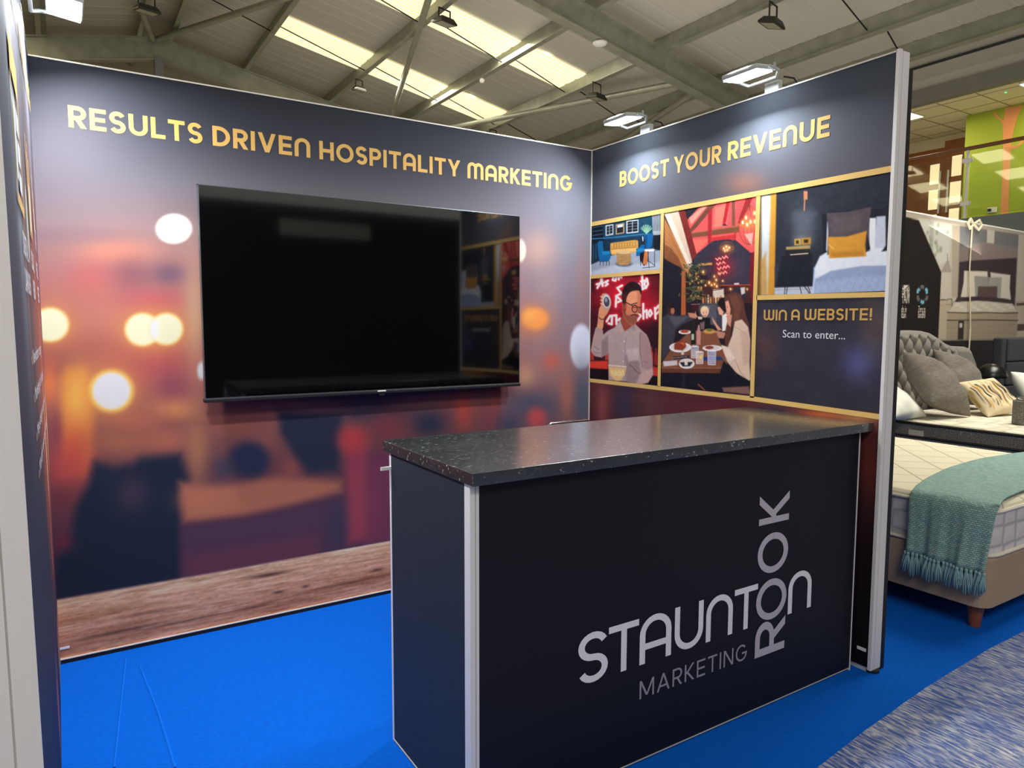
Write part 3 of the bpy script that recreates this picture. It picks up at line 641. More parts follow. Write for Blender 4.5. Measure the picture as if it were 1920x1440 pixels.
# lounge picture
def rect_print(name, s0, s1, z0, z1, step, off, cr, label, draw, gain=1.12):
    P = right_plane(s0, s1, z0, z1, step, off); A = crop(P, *cr); draw(A); A.noise(7, (.05, .05), 3, 4); return sheet(name, P, A, M_print, t, gain, label=label)
def lounge(A):
    e, p, l, g = A.ell, A.poly, A.line, A.glow
    A.fill((26, 44, 62)); p([(70, 160), (620, 60), (620, 260), (70, 290)], (22, 58, 84), 4)
    p([(60, 470), (220, 400), (330, 360), (560, 340), (640, 335), (640, 520), (60, 560)], (150, 160, 176), 6); p([(60, 520), (250, 470), (640, 440), (640, 560), (60, 570)], (190, 198, 210), 14, .7)
    p([(60, 160), (165, 150), (165, 290), (60, 330)], (14, 22, 32), 4)
    for y in (175, 205, 235): l([(85, y+12), (160, y)], 5, (60, 92, 116), 3)
    for x0, x1, y0, y1 in ((182, 240, 170, 250), (338, 428, 135, 232)):
        p([(x0, y0), (x1, y0-8), (x1, y1-10), (x0, y1)], (196, 206, 210), 3); p([(x0+8, y0+8), (x1-6, y0), (x1-6, y1-18), (x0+8, y1-8)], (16, 22, 30), 3)
        for k in range(3): l([(x0+10, y0+25+k*22), (x1-8, y0+16+k*22)], 4, (120, 130, 136), 3)
        l([((x0+x1)/2, y0+6), ((x0+x1)/2, y1-14)], 5, (150, 160, 165), 3)
    p([(258, 165), (322, 152), (322, 228), (258, 240)], (176, 140, 84), 3); p([(266, 172), (314, 161), (314, 222), (266, 231)], (24, 30, 40), 3); p([(270, 170), (312, 162), (312, 180), (270, 188)], (220, 226, 230), 3)
    l([(75, 272), (230, 262), (470, 236), (560, 226)], 7, (46, 120, 160), 4); l([(75, 288), (230, 280), (470, 258)], 5, (14, 30, 44), 3)
    p([(75, 310), (160, 300), (220, 296), (220, 360), (75, 440)], (18, 44, 62), 4); l([(110, 310), (110, 420)], 3, (50, 110, 140), 3); l([(90, 320), (90, 430)], 3, (50, 110, 140), 3)
    p([(228, 290), (440, 275), (440, 330), (228, 300)], (20, 50, 70), 4)
    # wall panel on the right with slatted light
    p([(530, 92), (605, 80), (605, 240), (535, 245)], (150, 158, 166), 3)
    for k in range(7): l([(540+k*10, 95), (541+k*10, 210)], 4, (60, 66, 76), 3)
    p([(540, 245), (605, 240), (605, 360), (545, 350)], (18, 22, 32), 4); p([(470, 110), (530, 100), (535, 240), (475, 240)], (20, 62, 82), 4)
    # sofa
    p([(218, 305), (240, 300), (400, 280), (425, 284), (428, 350), (415, 372), (225, 392), (216, 360)], (196, 148, 74), 3); p([(225, 345), (415, 330), (418, 365), (228, 386)], (222, 172, 92), 4)
    for k in range(9):
        l([(240+k*20, 302-k*1.6), (250+k*20, 345-k*1.6)], 3, (142, 100, 44), 3); l([(250+k*20, 302-k*1.6), (238+k*20, 345-k*1.6)], 3, (150, 108, 48), 3)
    l([(222, 350), (415, 334)], 4, (120, 84, 40), 3)
    # pouf
    e(320, 460, 62, 20, (90, 96, 108), .3); p([(266, 372), (372, 362), (374, 440), (350, 466), (290, 470), (266, 450)], (172, 132, 84), 4); e(319, 370, 54, 16, (206, 172, 122), .1)
    for k in range(5): l([(268, 395+k*14), (372, 388+k*14)], 2, (130, 96, 58), 3)
    # chairs
    def chair(pts, seat, col):
        p(pts, col, 3); p(seat, (28, 124, 178), 3)
    chair([(120, 300), (140, 284), (160, 290), (166, 360), (216, 366), (220, 410), (205, 440), (140, 446), (128, 400)], [(150, 368), (212, 362), (220, 384), (160, 392)], (16, 96, 148))
    for x in (142, 166, 190, 210): l([(x, 440), (x-2, 470)], 4, (20, 24, 30), 3)
    chair([(412, 345), (440, 335), (480, 230), (540, 232), (530, 330), (500, 345), (470, 350), (460, 400), (412, 400)], [(410, 350), (470, 340), (476, 360), (412, 372)], (14, 92, 146))
    p([(474, 250), (498, 240), (490, 340), (470, 345)], (10, 70, 116), 3)
    # plant
    for k in range(12):
        a = -2.7+k*.2; l([(488, 232), (488+46*math.cos(a), 218+58*math.sin(a)*.9)], 5, (150, 190, 160) if k % 2 else (96, 150, 120), 3)
    p([(450, 278), (478, 272), (478, 312), (450, 318)], (30, 34, 40), 3); l([(460, 255), (462, 285)], 6, (210, 214, 216), 3)
    # side table with a tan magazine sling
    p([(440, 380), (500, 352), (505, 370), (500, 440), (470, 476), (440, 430)], (20, 22, 28), 3); p([(474, 362), (504, 368), (492, 470), (460, 460)], (190, 112, 66), 3); p([(474, 352), (548, 350), (548, 364), (482, 366)], (236, 238, 240), 3)
    for a, b in (((548, 360), (550, 480)), ((500, 366), (508, 490)), ((550, 480), (460, 490)), ((508, 440), (550, 470)), ((440, 400), (445, 470))): l([a, b], 4, (16, 18, 22), 3)
    l([(550, 360), (600, 355)], 3, (40, 44, 52), 3)
rect_print('picture_print', .003, .606, 1.744, 2.042, .0031, -.0015, (1090, 380, 4), 'print of a blue lounge with a mustard sofa, top left of the collage', lounge)

def barman(A):
    e, p, l, g = A.ell, A.poly, A.line, A.glow
    A.fill((52, 18, 28)); g(300, 700, 260, 190, (206, 26, 46), .95); g(520, 800, 120, 90, (200, 28, 48), .8); g(80, 620, 60, 60, (40, 16, 26), .8); g(560, 1000, 60, 160, (44, 20, 30), .9); g(100, 900, 90, 120, (60, 20, 30), .8)
    # neon script
    def neon(strokes):
        for s in strokes: l(s, 34, (240, 40, 60), 26, .6)
        for s in strokes: l(s, 17, (255, 226, 220), 6)
    def dy(pts, dx, dyy): return [(x+dx, y+dyy) for x, y in pts]
    neon([[(120, 640), (150, 590), (150, 560)], [(150, 555), (160, 625)], [(115, 612), (165, 602)], [(200, 585), (180, 595), (198, 610), (182, 622)],
          [(240, 560), (235, 580), (255, 585), (262, 560)], [(280, 575), (285, 545), (300, 560)],
          [(305, 622), (270, 640), (300, 680), (262, 700), (258, 780)], [(262, 700), (300, 735), (262, 750)],
          [(415, 655), (440, 640), (430, 610)], [(456, 550), (458, 650), (476, 640)], [(448, 590), (474, 584)], [(490, 570), (472, 610), (484, 640), (500, 610), (492, 572)],
          [(190, 890), (215, 850), (262, 845)], [(230, 850), (228, 912), (205, 905)], [(262, 846), (264, 912)], [(264, 885), (290, 870), (292, 905)],
          [(440, 790), (424, 815), (446, 850), (422, 882)], [(464, 760), (466, 870)], [(466, 825), (490, 806), (492, 862)], [(516, 806), (502, 830), (514, 852), (530, 830), (518, 806)], [(552, 790), (556, 868)], [(556, 800), (582, 770), (588, 812), (560, 836)]])
    # bar and bottles behind
    p([(55, 1190), (200, 1185), (200, 1250), (55, 1240)], (214, 60, 44), 8); p([(540, 1230), (600, 1240), (600, 1310), (540, 1300)], (206, 54, 46), 8); p([(55, 1245), (200, 1250), (200, 1330), (55, 1320)], (26, 14, 20), 6); p([(440, 1290), (600, 1305), (600, 1390), (440, 1390)], (24, 14, 20), 6)
    for x, y, h, c in ((80, 1180, 110, (170, 50, 44)), (160, 1185, 90, (60, 22, 28)), (192, 1180, 80, (180, 66, 52)), (560, 1220, 130, (140, 40, 44)), (525, 1200, 120, (190, 60, 54))):
        p([(x-14, y), (x-14, y-h*.6), (x-5, y-h*.8), (x-5, y-h), (x+5, y-h), (x+5, y-h*.8), (x+14, y-h*.6), (x+14, y)], c, 4)
    # raised arm: hand, shaker
    sk = (222, 150, 108); sk2 = (242, 186, 148); sh = (180, 156, 150); shd = (140, 114, 112); shl = (204, 182, 176)
    p([(132, 800), (150, 760), (150, 700), (168, 680), (200, 700), (214, 780), (196, 830), (170, 870), (160, 945), (118, 950), (124, 880)], sk, 4, smooth=True)
    e(188, 742, 36, 62, (190, 160, 150), .08, rot=-.1); e(188, 740, 29, 50, (232, 214, 204), .08, rot=-.1); e(190, 744, 22, 38, (74, 70, 84), .15, rot=-.1); e(186, 730, 10, 18, (150, 156, 172), .4)
    for y in (704, 730, 756): l([(146, y), (162, y+8)], 9, sk2, 4)
    l([(134, 862), (150, 876), (176, 870)], 6, (60, 34, 32), 3)
    # shirt
    p([(110, 935), (160, 955), (164, 990), (200, 960), (250, 935), (290, 885), (320, 960), (400, 905), (440, 945), (490, 990), (515, 1050), (530, 1180), (540, 1280), (500, 1350), (440, 1365), (330, 1340), (205, 1330), (205, 1130), (150, 1160), (100, 1150), (72, 1110), (90, 1010)], sh, 5)
    p([(110, 935), (160, 955), (160, 1010), (130, 1080), (150, 1160), (100, 1150), (72, 1110), (90, 1010)], (176, 146, 138), 5); p([(150, 1040), (200, 990), (205, 1130), (150, 1160)], shd, 10, .8)
    p([(205, 1000), (240, 960), (310, 990), (320, 1340), (205, 1330)], (176, 152, 146), 10, .7); p([(330, 1150), (420, 1130), (450, 1280), (400, 1360), (330, 1340)], shd, 14, .7); p([(340, 1100), (430, 1090), (430, 1180), (350, 1190)], shl, 10, .8)
    p([(440, 960), (500, 1010), (530, 1160), (540, 1270), (470, 1250), (440, 1100)], (170, 136, 132), 8); l([(440, 980), (440, 1120), (460, 1240)], 7, shd, 6); l([(360, 1210), (430, 1280)], 6, (112, 88, 88), 6); l([(470, 1190), (500, 1200)], 6, shd, 6)
    p([(440, 1290), (530, 1240), (540, 1290), (500, 1350), (420, 1365)], (196, 160, 150), 6); l([(100, 1080), (130, 1100)], 6, shd, 6); l([(90, 1120), (140, 1130)], 5, shd, 6)
    l([(330, 1000), (318, 1090), (308, 1330)], 14, (178, 156, 154), 4); l([(338, 1010), (326, 1090), (318, 1330)], 3, shd, 3)
    for y in (1040, 1115, 1190, 1265): e(320-(y-1040)*.04, y, 4, 5, (220, 206, 200), .3)
    # neck, collar, face
    p([(290, 885), (316, 830), (400, 900), (400, 925), (320, 965)], (150, 70, 52), 5); p([(262, 960), (292, 888), (326, 970), (300, 965)], (182, 158, 152), 4); p([(326, 970), (398, 908), (408, 960), (372, 945)], (160, 136, 132), 4)
    p([(310, 700), (330, 660), (440, 660), (444, 740), (440, 800), (420, 850), (416, 890), (390, 920), (350, 905), (320, 860), (306, 800)], (208, 122, 88), 5, smooth=True); p([(330, 670), (420, 665), (420, 740), (380, 780), (340, 760)], (234, 156, 114), 10, .9); p([(310, 700), (336, 690), (336, 800), (322, 850), (306, 800)], (140, 58, 46), 6)
    p([(316, 800), (340, 840), (380, 850), (420, 840), (416, 890), (390, 920), (350, 905), (320, 860)], (120, 66, 54), 10, .75); l([(372, 846), (402, 838), (416, 848)], 8, (60, 30, 30), 4); l([(378, 866), (414, 862)], 6, (164, 84, 74), 4); p([(404, 780), (420, 800), (416, 822), (396, 820)], (196, 112, 84), 5)
    e(322, 770, 12, 30, (170, 84, 64), .2)
    p([(304, 700), (312, 650), (330, 620), (370, 594), (420, 602), (450, 640), (446, 690), (432, 660), (380, 664), (350, 690), (330, 740), (314, 760)], (38, 22, 26), 5, smooth=True); p([(308, 690), (338, 680), (332, 760), (318, 790)], (84, 42, 38), 8, .7)
    l([(322, 742), (382, 772)], 7, (24, 16, 18), 3); e(400, 796, 23, 30, (24, 16, 18), .06); e(400, 796, 17, 24, (196, 112, 86), .08); l([(386, 786), (414, 784)], 5, (60, 32, 30), 3); l([(424, 782), (446, 786)], 6, (24, 16, 18), 3); e(438, 806, 11, 26, (30, 18, 20), .1); e(438, 806, 7, 20, (180, 96, 76), .1); l([(380, 762), (414, 752)], 7, (46, 26, 26), 3)
    # coupe glass
    p([(204, 1222), (338, 1232), (326, 1290), (290, 1335), (256, 1334), (212, 1290)], (232, 190, 116), 5, .9); p([(204, 1216), (338, 1228), (334, 1250), (206, 1240)], (206, 170, 150), 5, .9); l([(204, 1218), (338, 1230)], 5, (240, 226, 210), 3)
    for k in range(7): l([(226+k*14, 1260+(k % 2)*10), (234+k*14, 1296)], 5, (255, 236, 180), 4)
rect_print('picture_print', .003, .606, 1.104, 1.721, .0031, -.0015, (1090, 380, 4), 'print of a bearded barman with glasses before a red neon sign', barman)

def dining(A):
    e, p, l, g = A.ell, A.poly, A.line, A.glow
    A.fill((38, 26, 34))
    p([(200, 130), (740, 20), (740, 420), (670, 435), (560, 340), (430, 330), (280, 450), (250, 300)], (226, 86, 84), 6); p([(260, 340), (380, 330), (290, 440)], (236, 110, 94), 6); p([(420, 110), (520, 80), (500, 240), (410, 250)], (240, 120, 104), 12); p([(570, 60), (640, 50), (600, 200), (560, 240)], (226, 80, 80), 10); p([(200, 130), (310, 105), (220, 200)], (30, 30, 44), 5); p([(235, 185), (330, 105), (360, 105), (250, 230)], (232, 150, 130), 6)
    p([(280, 450), (400, 350), (560, 338), (680, 440), (690, 680), (440, 660), (260, 520)], (52, 48, 62), 6); g(560, 540, 90, 90, (74, 62, 78), .7); p([(672, 440), (710, 420), (705, 900), (660, 700)], (120, 24, 36), 8)
    # roof timbers
    wd = (110, 66, 48); wr = (168, 40, 44)
    p([(250, 290), (590, 238), (590, 285), (255, 325)], (122, 72, 50), 4); l([(255, 292), (590, 242)], 6, (164, 104, 72), 4)
    p([(236, 270), (370, 100), (430, 84), (290, 250), (250, 290)], (108, 66, 50), 4); p([(370, 130), (400, 120), (392, 360), (368, 372)], wr, 4); p([(500, 66), (526, 66), (494, 230), (470, 240)], (176, 34, 44), 4); p([(538, 64), (562, 60), (562, 240), (538, 240)], (120, 70, 56), 4); p([(640, 44), (690, 40), (600, 230), (580, 220)], (150, 34, 40), 4); p([(390, 325), (560, 302), (560, 330), (390, 350)], (200, 52, 54), 4); p([(470, 240), (490, 226), (510, 240)], (40, 30, 44), 3); p([(548, 300), (572, 280), (568, 340), (540, 346)], (190, 50, 52), 4)
    # big pale post and rail on the left
    p([(58, 155), (160, 132), (256, 470), (256, 520), (230, 560)], (214, 190, 166), 5); p([(58, 180), (120, 300), (240, 540), (230, 580), (160, 520), (60, 460)], (184, 120, 70), 6); p([(58, 370), (110, 400), (160, 470), (200, 560), (100, 510), (58, 470)], (130, 78, 46), 6); p([(60, 150), (96, 146), (250, 520), (232, 540)], (232, 214, 194), 5)
    for k in range(5): l([(62, 220+k*40), (150+k*14, 400+k*24)], 3, (150, 96, 56), 4)
    p([(160, 132), (205, 128), (290, 450), (256, 490)], (120, 40, 36), 4); p([(182, 560), (210, 560), (212, 900), (176, 900)], (176, 92, 48), 5); p([(50, 470), (180, 540), (176, 880), (100, 800), (44, 1200)], (30, 28, 38), 6)
    # chandeliers
    for cx, cy, r in ((662, 235, 74), (503, 400, 50)):
        for k in range(3): A.C; 
        for k in (1., .55, .2):
            l([(cx+r*k*math.cos(a), cy+(r*1.9 if r > 60 else r)*math.sin(a)) for a in np.linspace(0, 6.28, 25)], 3, (110, 66, 40), 3)
        l([(cx+r*math.cos(a), cy+r*.35*math.sin(a)) for a in np.linspace(0, 6.28, 25)], 4, (140, 90, 50), 3); g(cx, cy, r*.8, r*.6, (240, 150, 80), .5)
    for x, y in ((616, 216), (648, 232), (672, 212), (702, 210), (700, 150), (640, 182)): g(x, y, 12, 18, (255, 190, 80), .9); e(x, y, 6, 13, (255, 244, 200), .3)
    for x, y in ((482, 402), (500, 388), (520, 396), (506, 412), (490, 418)): g(x, y, 12, 12, (255, 170, 90), .9); e(x, y, 5, 8, (255, 236, 190), .3)
    l([(660, 40), (664, 130)], 4, (70, 40, 36), 3); p([(628, 300), (690, 290), (680, 380)], (250, 190, 176), 8, .8)
    # red neon sign
    g(475, 530, 70, 80, (200, 30, 44), .7)
    for k in range(4):
        y = 480+k*34; pts = [(425+k*6+i*12, y-i*3+(8 if i % 2 else -8)) for i in range(8-(k % 2)*2)]; l(pts, 12, (255, 60, 66), 8, .9); l(pts, 5, (255, 190, 180), 3)
    p([(556, 648), (590, 646), (590, 660), (556, 662)], (250, 210, 210), 3)
    # back bar, shelves with warm lights
    p([(320, 690), (670, 660), (672, 790), (320, 800)], (70, 36, 34), 6); l([(460, 664), (668, 660)], 8, (176, 70, 50), 4); p([(404, 692), (482, 688), (482, 750), (404, 752)], (216, 196, 180), 6); p([(520, 690), (640, 676), (640, 760), (520, 780)], (48, 44, 56), 6); p([(600, 680), (632, 676), (632, 720), (606, 730)], (220, 200, 190), 5)
    p([(300, 790), (520, 780), (470, 960), (310, 930)], (64, 62, 72), 5); p([(360, 800), (430, 800), (430, 940), (366, 940)], (84, 82, 92), 4)
    for y in (760, 772): 
        for k in range(9): p([(330+k*18, y+20), (330+k*18, y-14-(k % 3)*8), (340+k*18, y-14-(k % 3)*8), (340+k*18, y+20)], ((220, 150, 90), (150, 90, 60), (236, 200, 160))[k % 3], 4, .8)
    l([(310, 516), (395, 510)], 16, (250, 170, 80), 8, .8); l([(300, 480), (468, 462), (468, 690), (405, 700), (405, 490)], 4, (60, 36, 34), 3); l([(405, 490), (380, 700)], 4, (60, 36, 34), 3)
    for x, y, r in ((335, 568, 9), (378, 644, 10), (416, 655, 9), (428, 625, 8), (432, 670, 9), (352, 664, 6), (395, 662, 7), (300, 690, 6), (318, 688, 6), (474, 632, 6), (415, 600, 7), (448, 580, 6), (530, 690, 7), (648, 690, 6), (290, 615, 6), (240, 590, 7)): g(x, y, r*2, r*2, (240, 130, 50), .8); e(x, y, r*.6, r, (255, 236, 180), .4)
    # hanging greenery
    for k in range(150):
        x = 265+rng.normal()*38; y = 500+rng.random()*280; a = rng.random()*6.28; l([(x, y), (x+26*math.cos(a), y+18*math.sin(a))], 7, ((62, 74, 50), (92, 98, 66), (44, 54, 44), (120, 110, 66))[k % 4], 4, .85)
    for k in range(10): g(240+rng.random()*90, 560+rng.random()*200, 6, 6, (255, 170, 80), .9)
    # man on the left reaching out
    p([(40, 900), (90, 860), (150, 880), (240, 870), (276, 880), (280, 900), (190, 940), (140, 980), (120, 1090), (60, 1180), (36, 1200)], (60, 58, 66), 5); p([(90, 880), (150, 886), (240, 880), (180, 930), (130, 960)], (82, 80, 86), 8); e(104, 830, 26, 40, (60, 36, 30), .2); e(118, 845, 14, 24, (170, 104, 80), .3); p([(86, 800), (120, 796), (134, 820), (90, 830)], (34, 26, 26), 4)
    p([(225, 858), (280, 862), (296, 884), (282, 900), (240, 890)], (200, 128, 100), 4); p([(252, 800), (306, 800), (300, 850), (262, 856)], (70, 24, 32), 4, .9); l([(280, 850), (282, 880)], 3, (210, 190, 180), 3); l([(250, 800), (308, 798)], 3, (220, 180, 170), 3)
    # child and high chair
    e(346, 846, 30, 36, (230, 190, 150), .15); e(348, 862, 22, 28, (232, 180, 146), .2); g(346, 826, 26, 14, (240, 214, 170), .8); e(338, 858, 3, 4, (60, 30, 30), .3); e(358, 856, 3, 4, (60, 30, 30), .3); l([(336, 876), (348, 882), (358, 874)], 4, (160, 70, 60), 3)
    p([(300, 900), (385, 892), (388, 980), (306, 985)], (22, 22, 28), 4); p([(296, 885), (330, 888), (326, 905), (300, 905)], (224, 190, 170), 4)
    # woman with dark fringe, then the nearer woman with long brown hair
    p([(438, 790), (456, 758), (490, 752), (510, 800), (500, 850), (460, 830)], (34, 22, 26), 4, smooth=True); p([(436, 820), (452, 815), (480, 850), (476, 880), (448, 870)], (224, 160, 130), 4); p([(470, 880), (510, 850), (520, 980), (470, 990)], (240, 228, 222), 5); p([(398, 888), (440, 950), (470, 980), (440, 985), (404, 920)], (216, 150, 120), 4); p([(340, 985), (430, 985), (500, 1000), (480, 1040), (360, 1036)], (190, 130, 104), 6)
    p([(486, 770), (505, 728), (560, 714), (610, 745), (640, 880), (664, 950), (640, 1000), (560, 900), (530, 1010), (520, 1090), (490, 1080), (494, 980), (510, 890)], (92, 54, 44), 5, smooth=True); p([(520, 740), (570, 730), (610, 800), (590, 900), (540, 960), (560, 850)], (120, 74, 58), 10, .7)
    p([(492, 780), (514, 770), (530, 830), (524, 890), (504, 885), (500, 850)], (226, 160, 132), 4); e(506, 818, 3, 5, (60, 34, 34), .3); l([(500, 866), (514, 864)], 4, (176, 70, 70), 3); p([(500, 880), (540, 870), (530, 960), (510, 940)], (206, 140, 116), 4)
    p([(560, 920), (610, 905), (655, 960), (670, 1050), (664, 1200), (672, 1330), (660, 1350), (590, 1310), (500, 1200), (430, 1120), (440, 1080), (510, 1100), (540, 1020)], (216, 186, 162), 6); p([(600, 1000), (655, 980), (670, 1080), (660, 1220), (620, 1240)], (198, 160, 138), 12, .7); p([(440, 1080), (520, 1110), (560, 1180), (530, 1200), (440, 1130)], (232, 206, 186), 6); l([(560, 960), (600, 980), (640, 1010)], 4, (180, 146, 124), 4); l([(560, 1190), (600, 1280), (650, 1340)], 5, (176, 140, 120), 5)
    p([(316, 1060), (350, 1030), (400, 1040), (445, 1080), (440, 1115), (380, 1098), (320, 1082)], (240, 194, 168), 4); l([(320, 1062), (362, 1066)], 6, (214, 160, 134), 4); l([(340, 990), (344, 1040)], 6, (230, 226, 224), 3)
    # table
    p([(38, 1220), (110, 1110), (250, 980), (430, 1000), (500, 1190), (510, 1250), (440, 1262), (40, 1250)], (128, 78, 56), 6); p([(40, 1248), (508, 1252), (508, 1290), (40, 1284)], (104, 60, 46), 4); l([(40, 1250), (506, 1252)], 4, (170, 112, 82), 3); p([(38, 1286), (510, 1290), (600, 1320), (680, 1350), (672, 1440), (36, 1390)], (26, 24, 34), 5)
    for k in range(6): l([(60+k*70, 1240), (140+k*50, 1110)], 3, (100, 58, 42), 4, .7)
    p([(480, 1200), (560, 1280), (660, 1340), (640, 1385), (500, 1390), (440, 1330)], (24, 24, 32), 6); p([(470, 1390), (660, 1380), (670, 1440), (480, 1420)], (128, 92, 84), 8); p([(300, 1360), (350, 1405), (344, 1412), (296, 1372)], (140, 70, 46), 4); p([(190, 1290), (210, 1290), (206, 1390), (186, 1390)], (40, 36, 44), 4)
    for cx, cy, rx, ry in ((204, 995, 44, 15), (172, 1104, 78, 36), (218, 1220, 56, 36), (400, 1110, 70, 22)): e(cx, cy, rx, ry, (232, 222, 216), .06); e(cx, cy-2, rx*.75, ry*.72, (214, 200, 194), .1)
    p([(130, 1080), (160, 1060), (205, 1060), (215, 1100), (190, 1125), (130, 1120)], (140, 56, 36), 5); p([(160, 1070), (200, 1066), (200, 1090)], (200, 100, 60), 6); e(204, 990, 28, 12, (170, 74, 50), .3); e(378, 990, 40, 18, (206, 150, 80), .3); e(380, 982, 20, 8, (90, 110, 50), .4); e(380, 1105, 30, 12, (150, 60, 44), .3)
    p([(168, 1210), (262, 1208), (240, 1238), (190, 1240)], (40, 36, 40), 4); p([(200, 1190), (224, 1186), (226, 1230), (204, 1232)], (226, 210, 196), 4); p([(178, 1130), (198, 1126), (200, 1156), (180, 1158)], (214, 196, 184), 4)
    p([(50, 1204), (150, 1196), (152, 1230), (56, 1240)], (206, 196, 196), 4); p([(120, 1170), (240, 1160), (236, 1180), (124, 1190)], (46, 44, 52), 4); l([(120, 1180), (220, 1170)], 4, (150, 140, 140), 3); p([(330, 1172), (460, 1168), (480, 1195), (336, 1200)], (40, 60, 110), 4); p([(250, 1100), (300, 1096), (300, 1120), (252, 1126)], (40, 36, 40), 3)
    p([(246, 1000), (256, 960), (260, 905), (272, 905), (274, 960), (282, 1000), (282, 1080), (250, 1084)], (28, 40, 32), 4); p([(252, 1010), (270, 1008), (270, 1050), (252, 1052)], (186, 190, 170), 3); p([(288, 1000), (300, 944), (310, 944), (318, 1000), (316, 1086), (288, 1086)], (216, 150, 140), 4, .8)
    for x, y, w2, h2, c in ((276, 1180, 26, 84, (196, 190, 200)), (310, 1220, 26, 84, (220, 190, 170)), (396, 1228, 29, 100, (176, 176, 206))):
        p([(x-w2, y-h2), (x+w2, y-h2), (x+w2*.9, y), (x-w2*.9, y)], c, 4, .75); e(x, y-h2, w2, 6, (240, 236, 240), .2, .8); l([(x-w2, y-h2), (x-w2*.9, y), (x+w2*.9, y), (x+w2, y-h2)], 4, (236, 232, 240), 3, .8)
        for k in range(4): l([(x-w2*.7, y-15-k*14), (x+w2*.7, y-22-k*14)], 3, (236, 230, 236), 3, .6)
    p([(300, 1170), (330, 1160), (322, 1190)], (250, 214, 110), 4); p([(312, 930), (346, 920), (342, 975), (320, 978)], (150, 110, 104), 4, .8)
rect_print('picture_print', .630, 1.230, 1.104, 2.042, .0030, -.0015, (1230, 360, 3.79), 'print of people dining under timber beams, tall centre picture', dining)

def bedroom(A):
    e, p, l, g = A.ell, A.poly, A.line, A.glow
    A.fill((40, 44, 54)); g(300, 330, 70, 110, (92, 98, 110), .7); g(290, 420, 40, 30, (170, 176, 180), .6)
    p([(240, 270), (360, 270), (330, 420), (250, 420)], (96, 102, 112), 30, .5)
    p([(55, 190), (80, 185), (76, 700), (55, 700)], (126, 92, 40), 5); p([(78, 185), (132, 178), (128, 700), (76, 700)], (196, 202, 204), 6); p([(124, 178), (154, 170), (144, 700), (110, 700)], (206, 144, 52), 5); g(100, 300, 18, 120, (230, 236, 238), .8); p([(74, 520), (100, 480), (108, 700), (72, 700)], (190, 136, 60), 10, .8)
    p([(144, 662), (345, 655), (345, 700), (144, 700)], (186, 190, 202), 4); l([(144, 676), (340, 668)], 3, (130, 134, 150), 3); p([(146, 560), (190, 500), (200, 560), (152, 660)], (50, 54, 66), 8); p([(180, 500), (340, 480), (340, 655), (150, 660)], (30, 32, 40), 8)
    p([(296, 162), (316, 162), (315, 205), (296, 205)], (206, 130, 104), 3); l([(303, 170), (299, 262)], 6, (190, 124, 84), 3)
    p([(200, 464), (330, 448), (330, 500), (206, 505)], (34, 32, 36), 4); p([(204, 452), (330, 442), (330, 460), (206, 466)], (190, 160, 96), 5, .9); l([(228, 492), (318, 485)], 5, (214, 190, 170), 3); l([(208, 480), (330, 470)], 2, (70, 66, 70), 2)
    p([(248, 410), (280, 408), (280, 440), (248, 443)], (206, 160, 70), 3); p([(285, 405), (333, 402), (333, 436), (285, 440)], (186, 136, 56), 3); p([(255, 418), (270, 417), (272, 434), (256, 435)], (60, 44, 24), 4); p([(296, 414), (320, 412), (318, 430), (298, 430)], (50, 36, 22), 4)
    for a, b in (((200, 655), (196, 696)), ((212, 655), (206, 696)), ((275, 655), (285, 694)), ((300, 655), (325, 692)), ((318, 655), (330, 690))): l([a, b], 4, (24, 24, 28), 3)
    p([(390, 285), (420, 270), (650, 255), (720, 250), (735, 480), (400, 480)], (30, 32, 42), 5); p([(400, 470), (640, 290), (735, 290), (735, 700), (340, 700), (346, 600)], (206, 210, 222), 5, .0); p([(638, 302), (672, 300), (672, 460), (630, 470)], (228, 230, 238), 5); p([(674, 294), (722, 290), (722, 460), (664, 462)], (196, 200, 216), 5); p([(418, 320), (426, 318), (428, 480), (412, 470)], (206, 210, 224), 4)
    p([(340, 690), (352, 560), (380, 500), (430, 470), (730, 455), (730, 700), (340, 700)], (222, 226, 236), 5); p([(345, 700), (352, 620), (440, 575), (600, 550), (735, 548), (735, 700)], (146, 160, 192), 6); p([(345, 700), (360, 640), (520, 610), (735, 600), (735, 700)], (166, 182, 214), 14, .7); l([(352, 560), (346, 690)], 8, (176, 196, 232), 6, .8)
    for k in range(9): l([(380+k*40, 690), (430+k*40, 580)], 2, (128, 142, 176), 3, .6); l([(360+k*40, 610), (400+k*45, 690)], 2, (128, 142, 176), 3, .5)
    p([(415, 275), (530, 268), (648, 242), (632, 340), (640, 470), (610, 482), (440, 490), (418, 492), (424, 370)], (84, 74, 80), 5); p([(440, 300), (600, 280), (590, 360), (450, 380)], (98, 88, 92), 16, .6); p([(622, 380), (642, 460), (618, 480)], (40, 36, 42), 4)
    p([(420, 400), (520, 398), (624, 368), (614, 440), (622, 500), (520, 506), (428, 510), (424, 460)], (212, 148, 54), 5); p([(440, 480), (600, 470), (610, 496), (440, 505)], (180, 118, 36), 10, .7); l([(428, 440), (450, 460)], 6, (236, 180, 90), 5); p([(722, 240), (738, 236), (736, 470), (700, 476), (724, 440)], (34, 34, 42), 4)
rect_print('picture_print', 1.256, RD-.001, 1.579, 2.042, .0033, -.0015, (1400, 300, 2.769), 'print of a hotel bed with an orange cushion, top right of the collage', bedroom)
def win(A):
    A.fill((48, 46, 56)).glow(1435, 650, 26, 40, (84, 58, 60), .8).glow(1610, 680, 34, 36, (78, 78, 128), .9).glow(1520, 640, 50, 60, (52, 52, 64), .7).glow(1640, 610, 30, 60, (96, 82, 78), .6).glow(1480, 760, 60, 20, (44, 46, 58), .8)
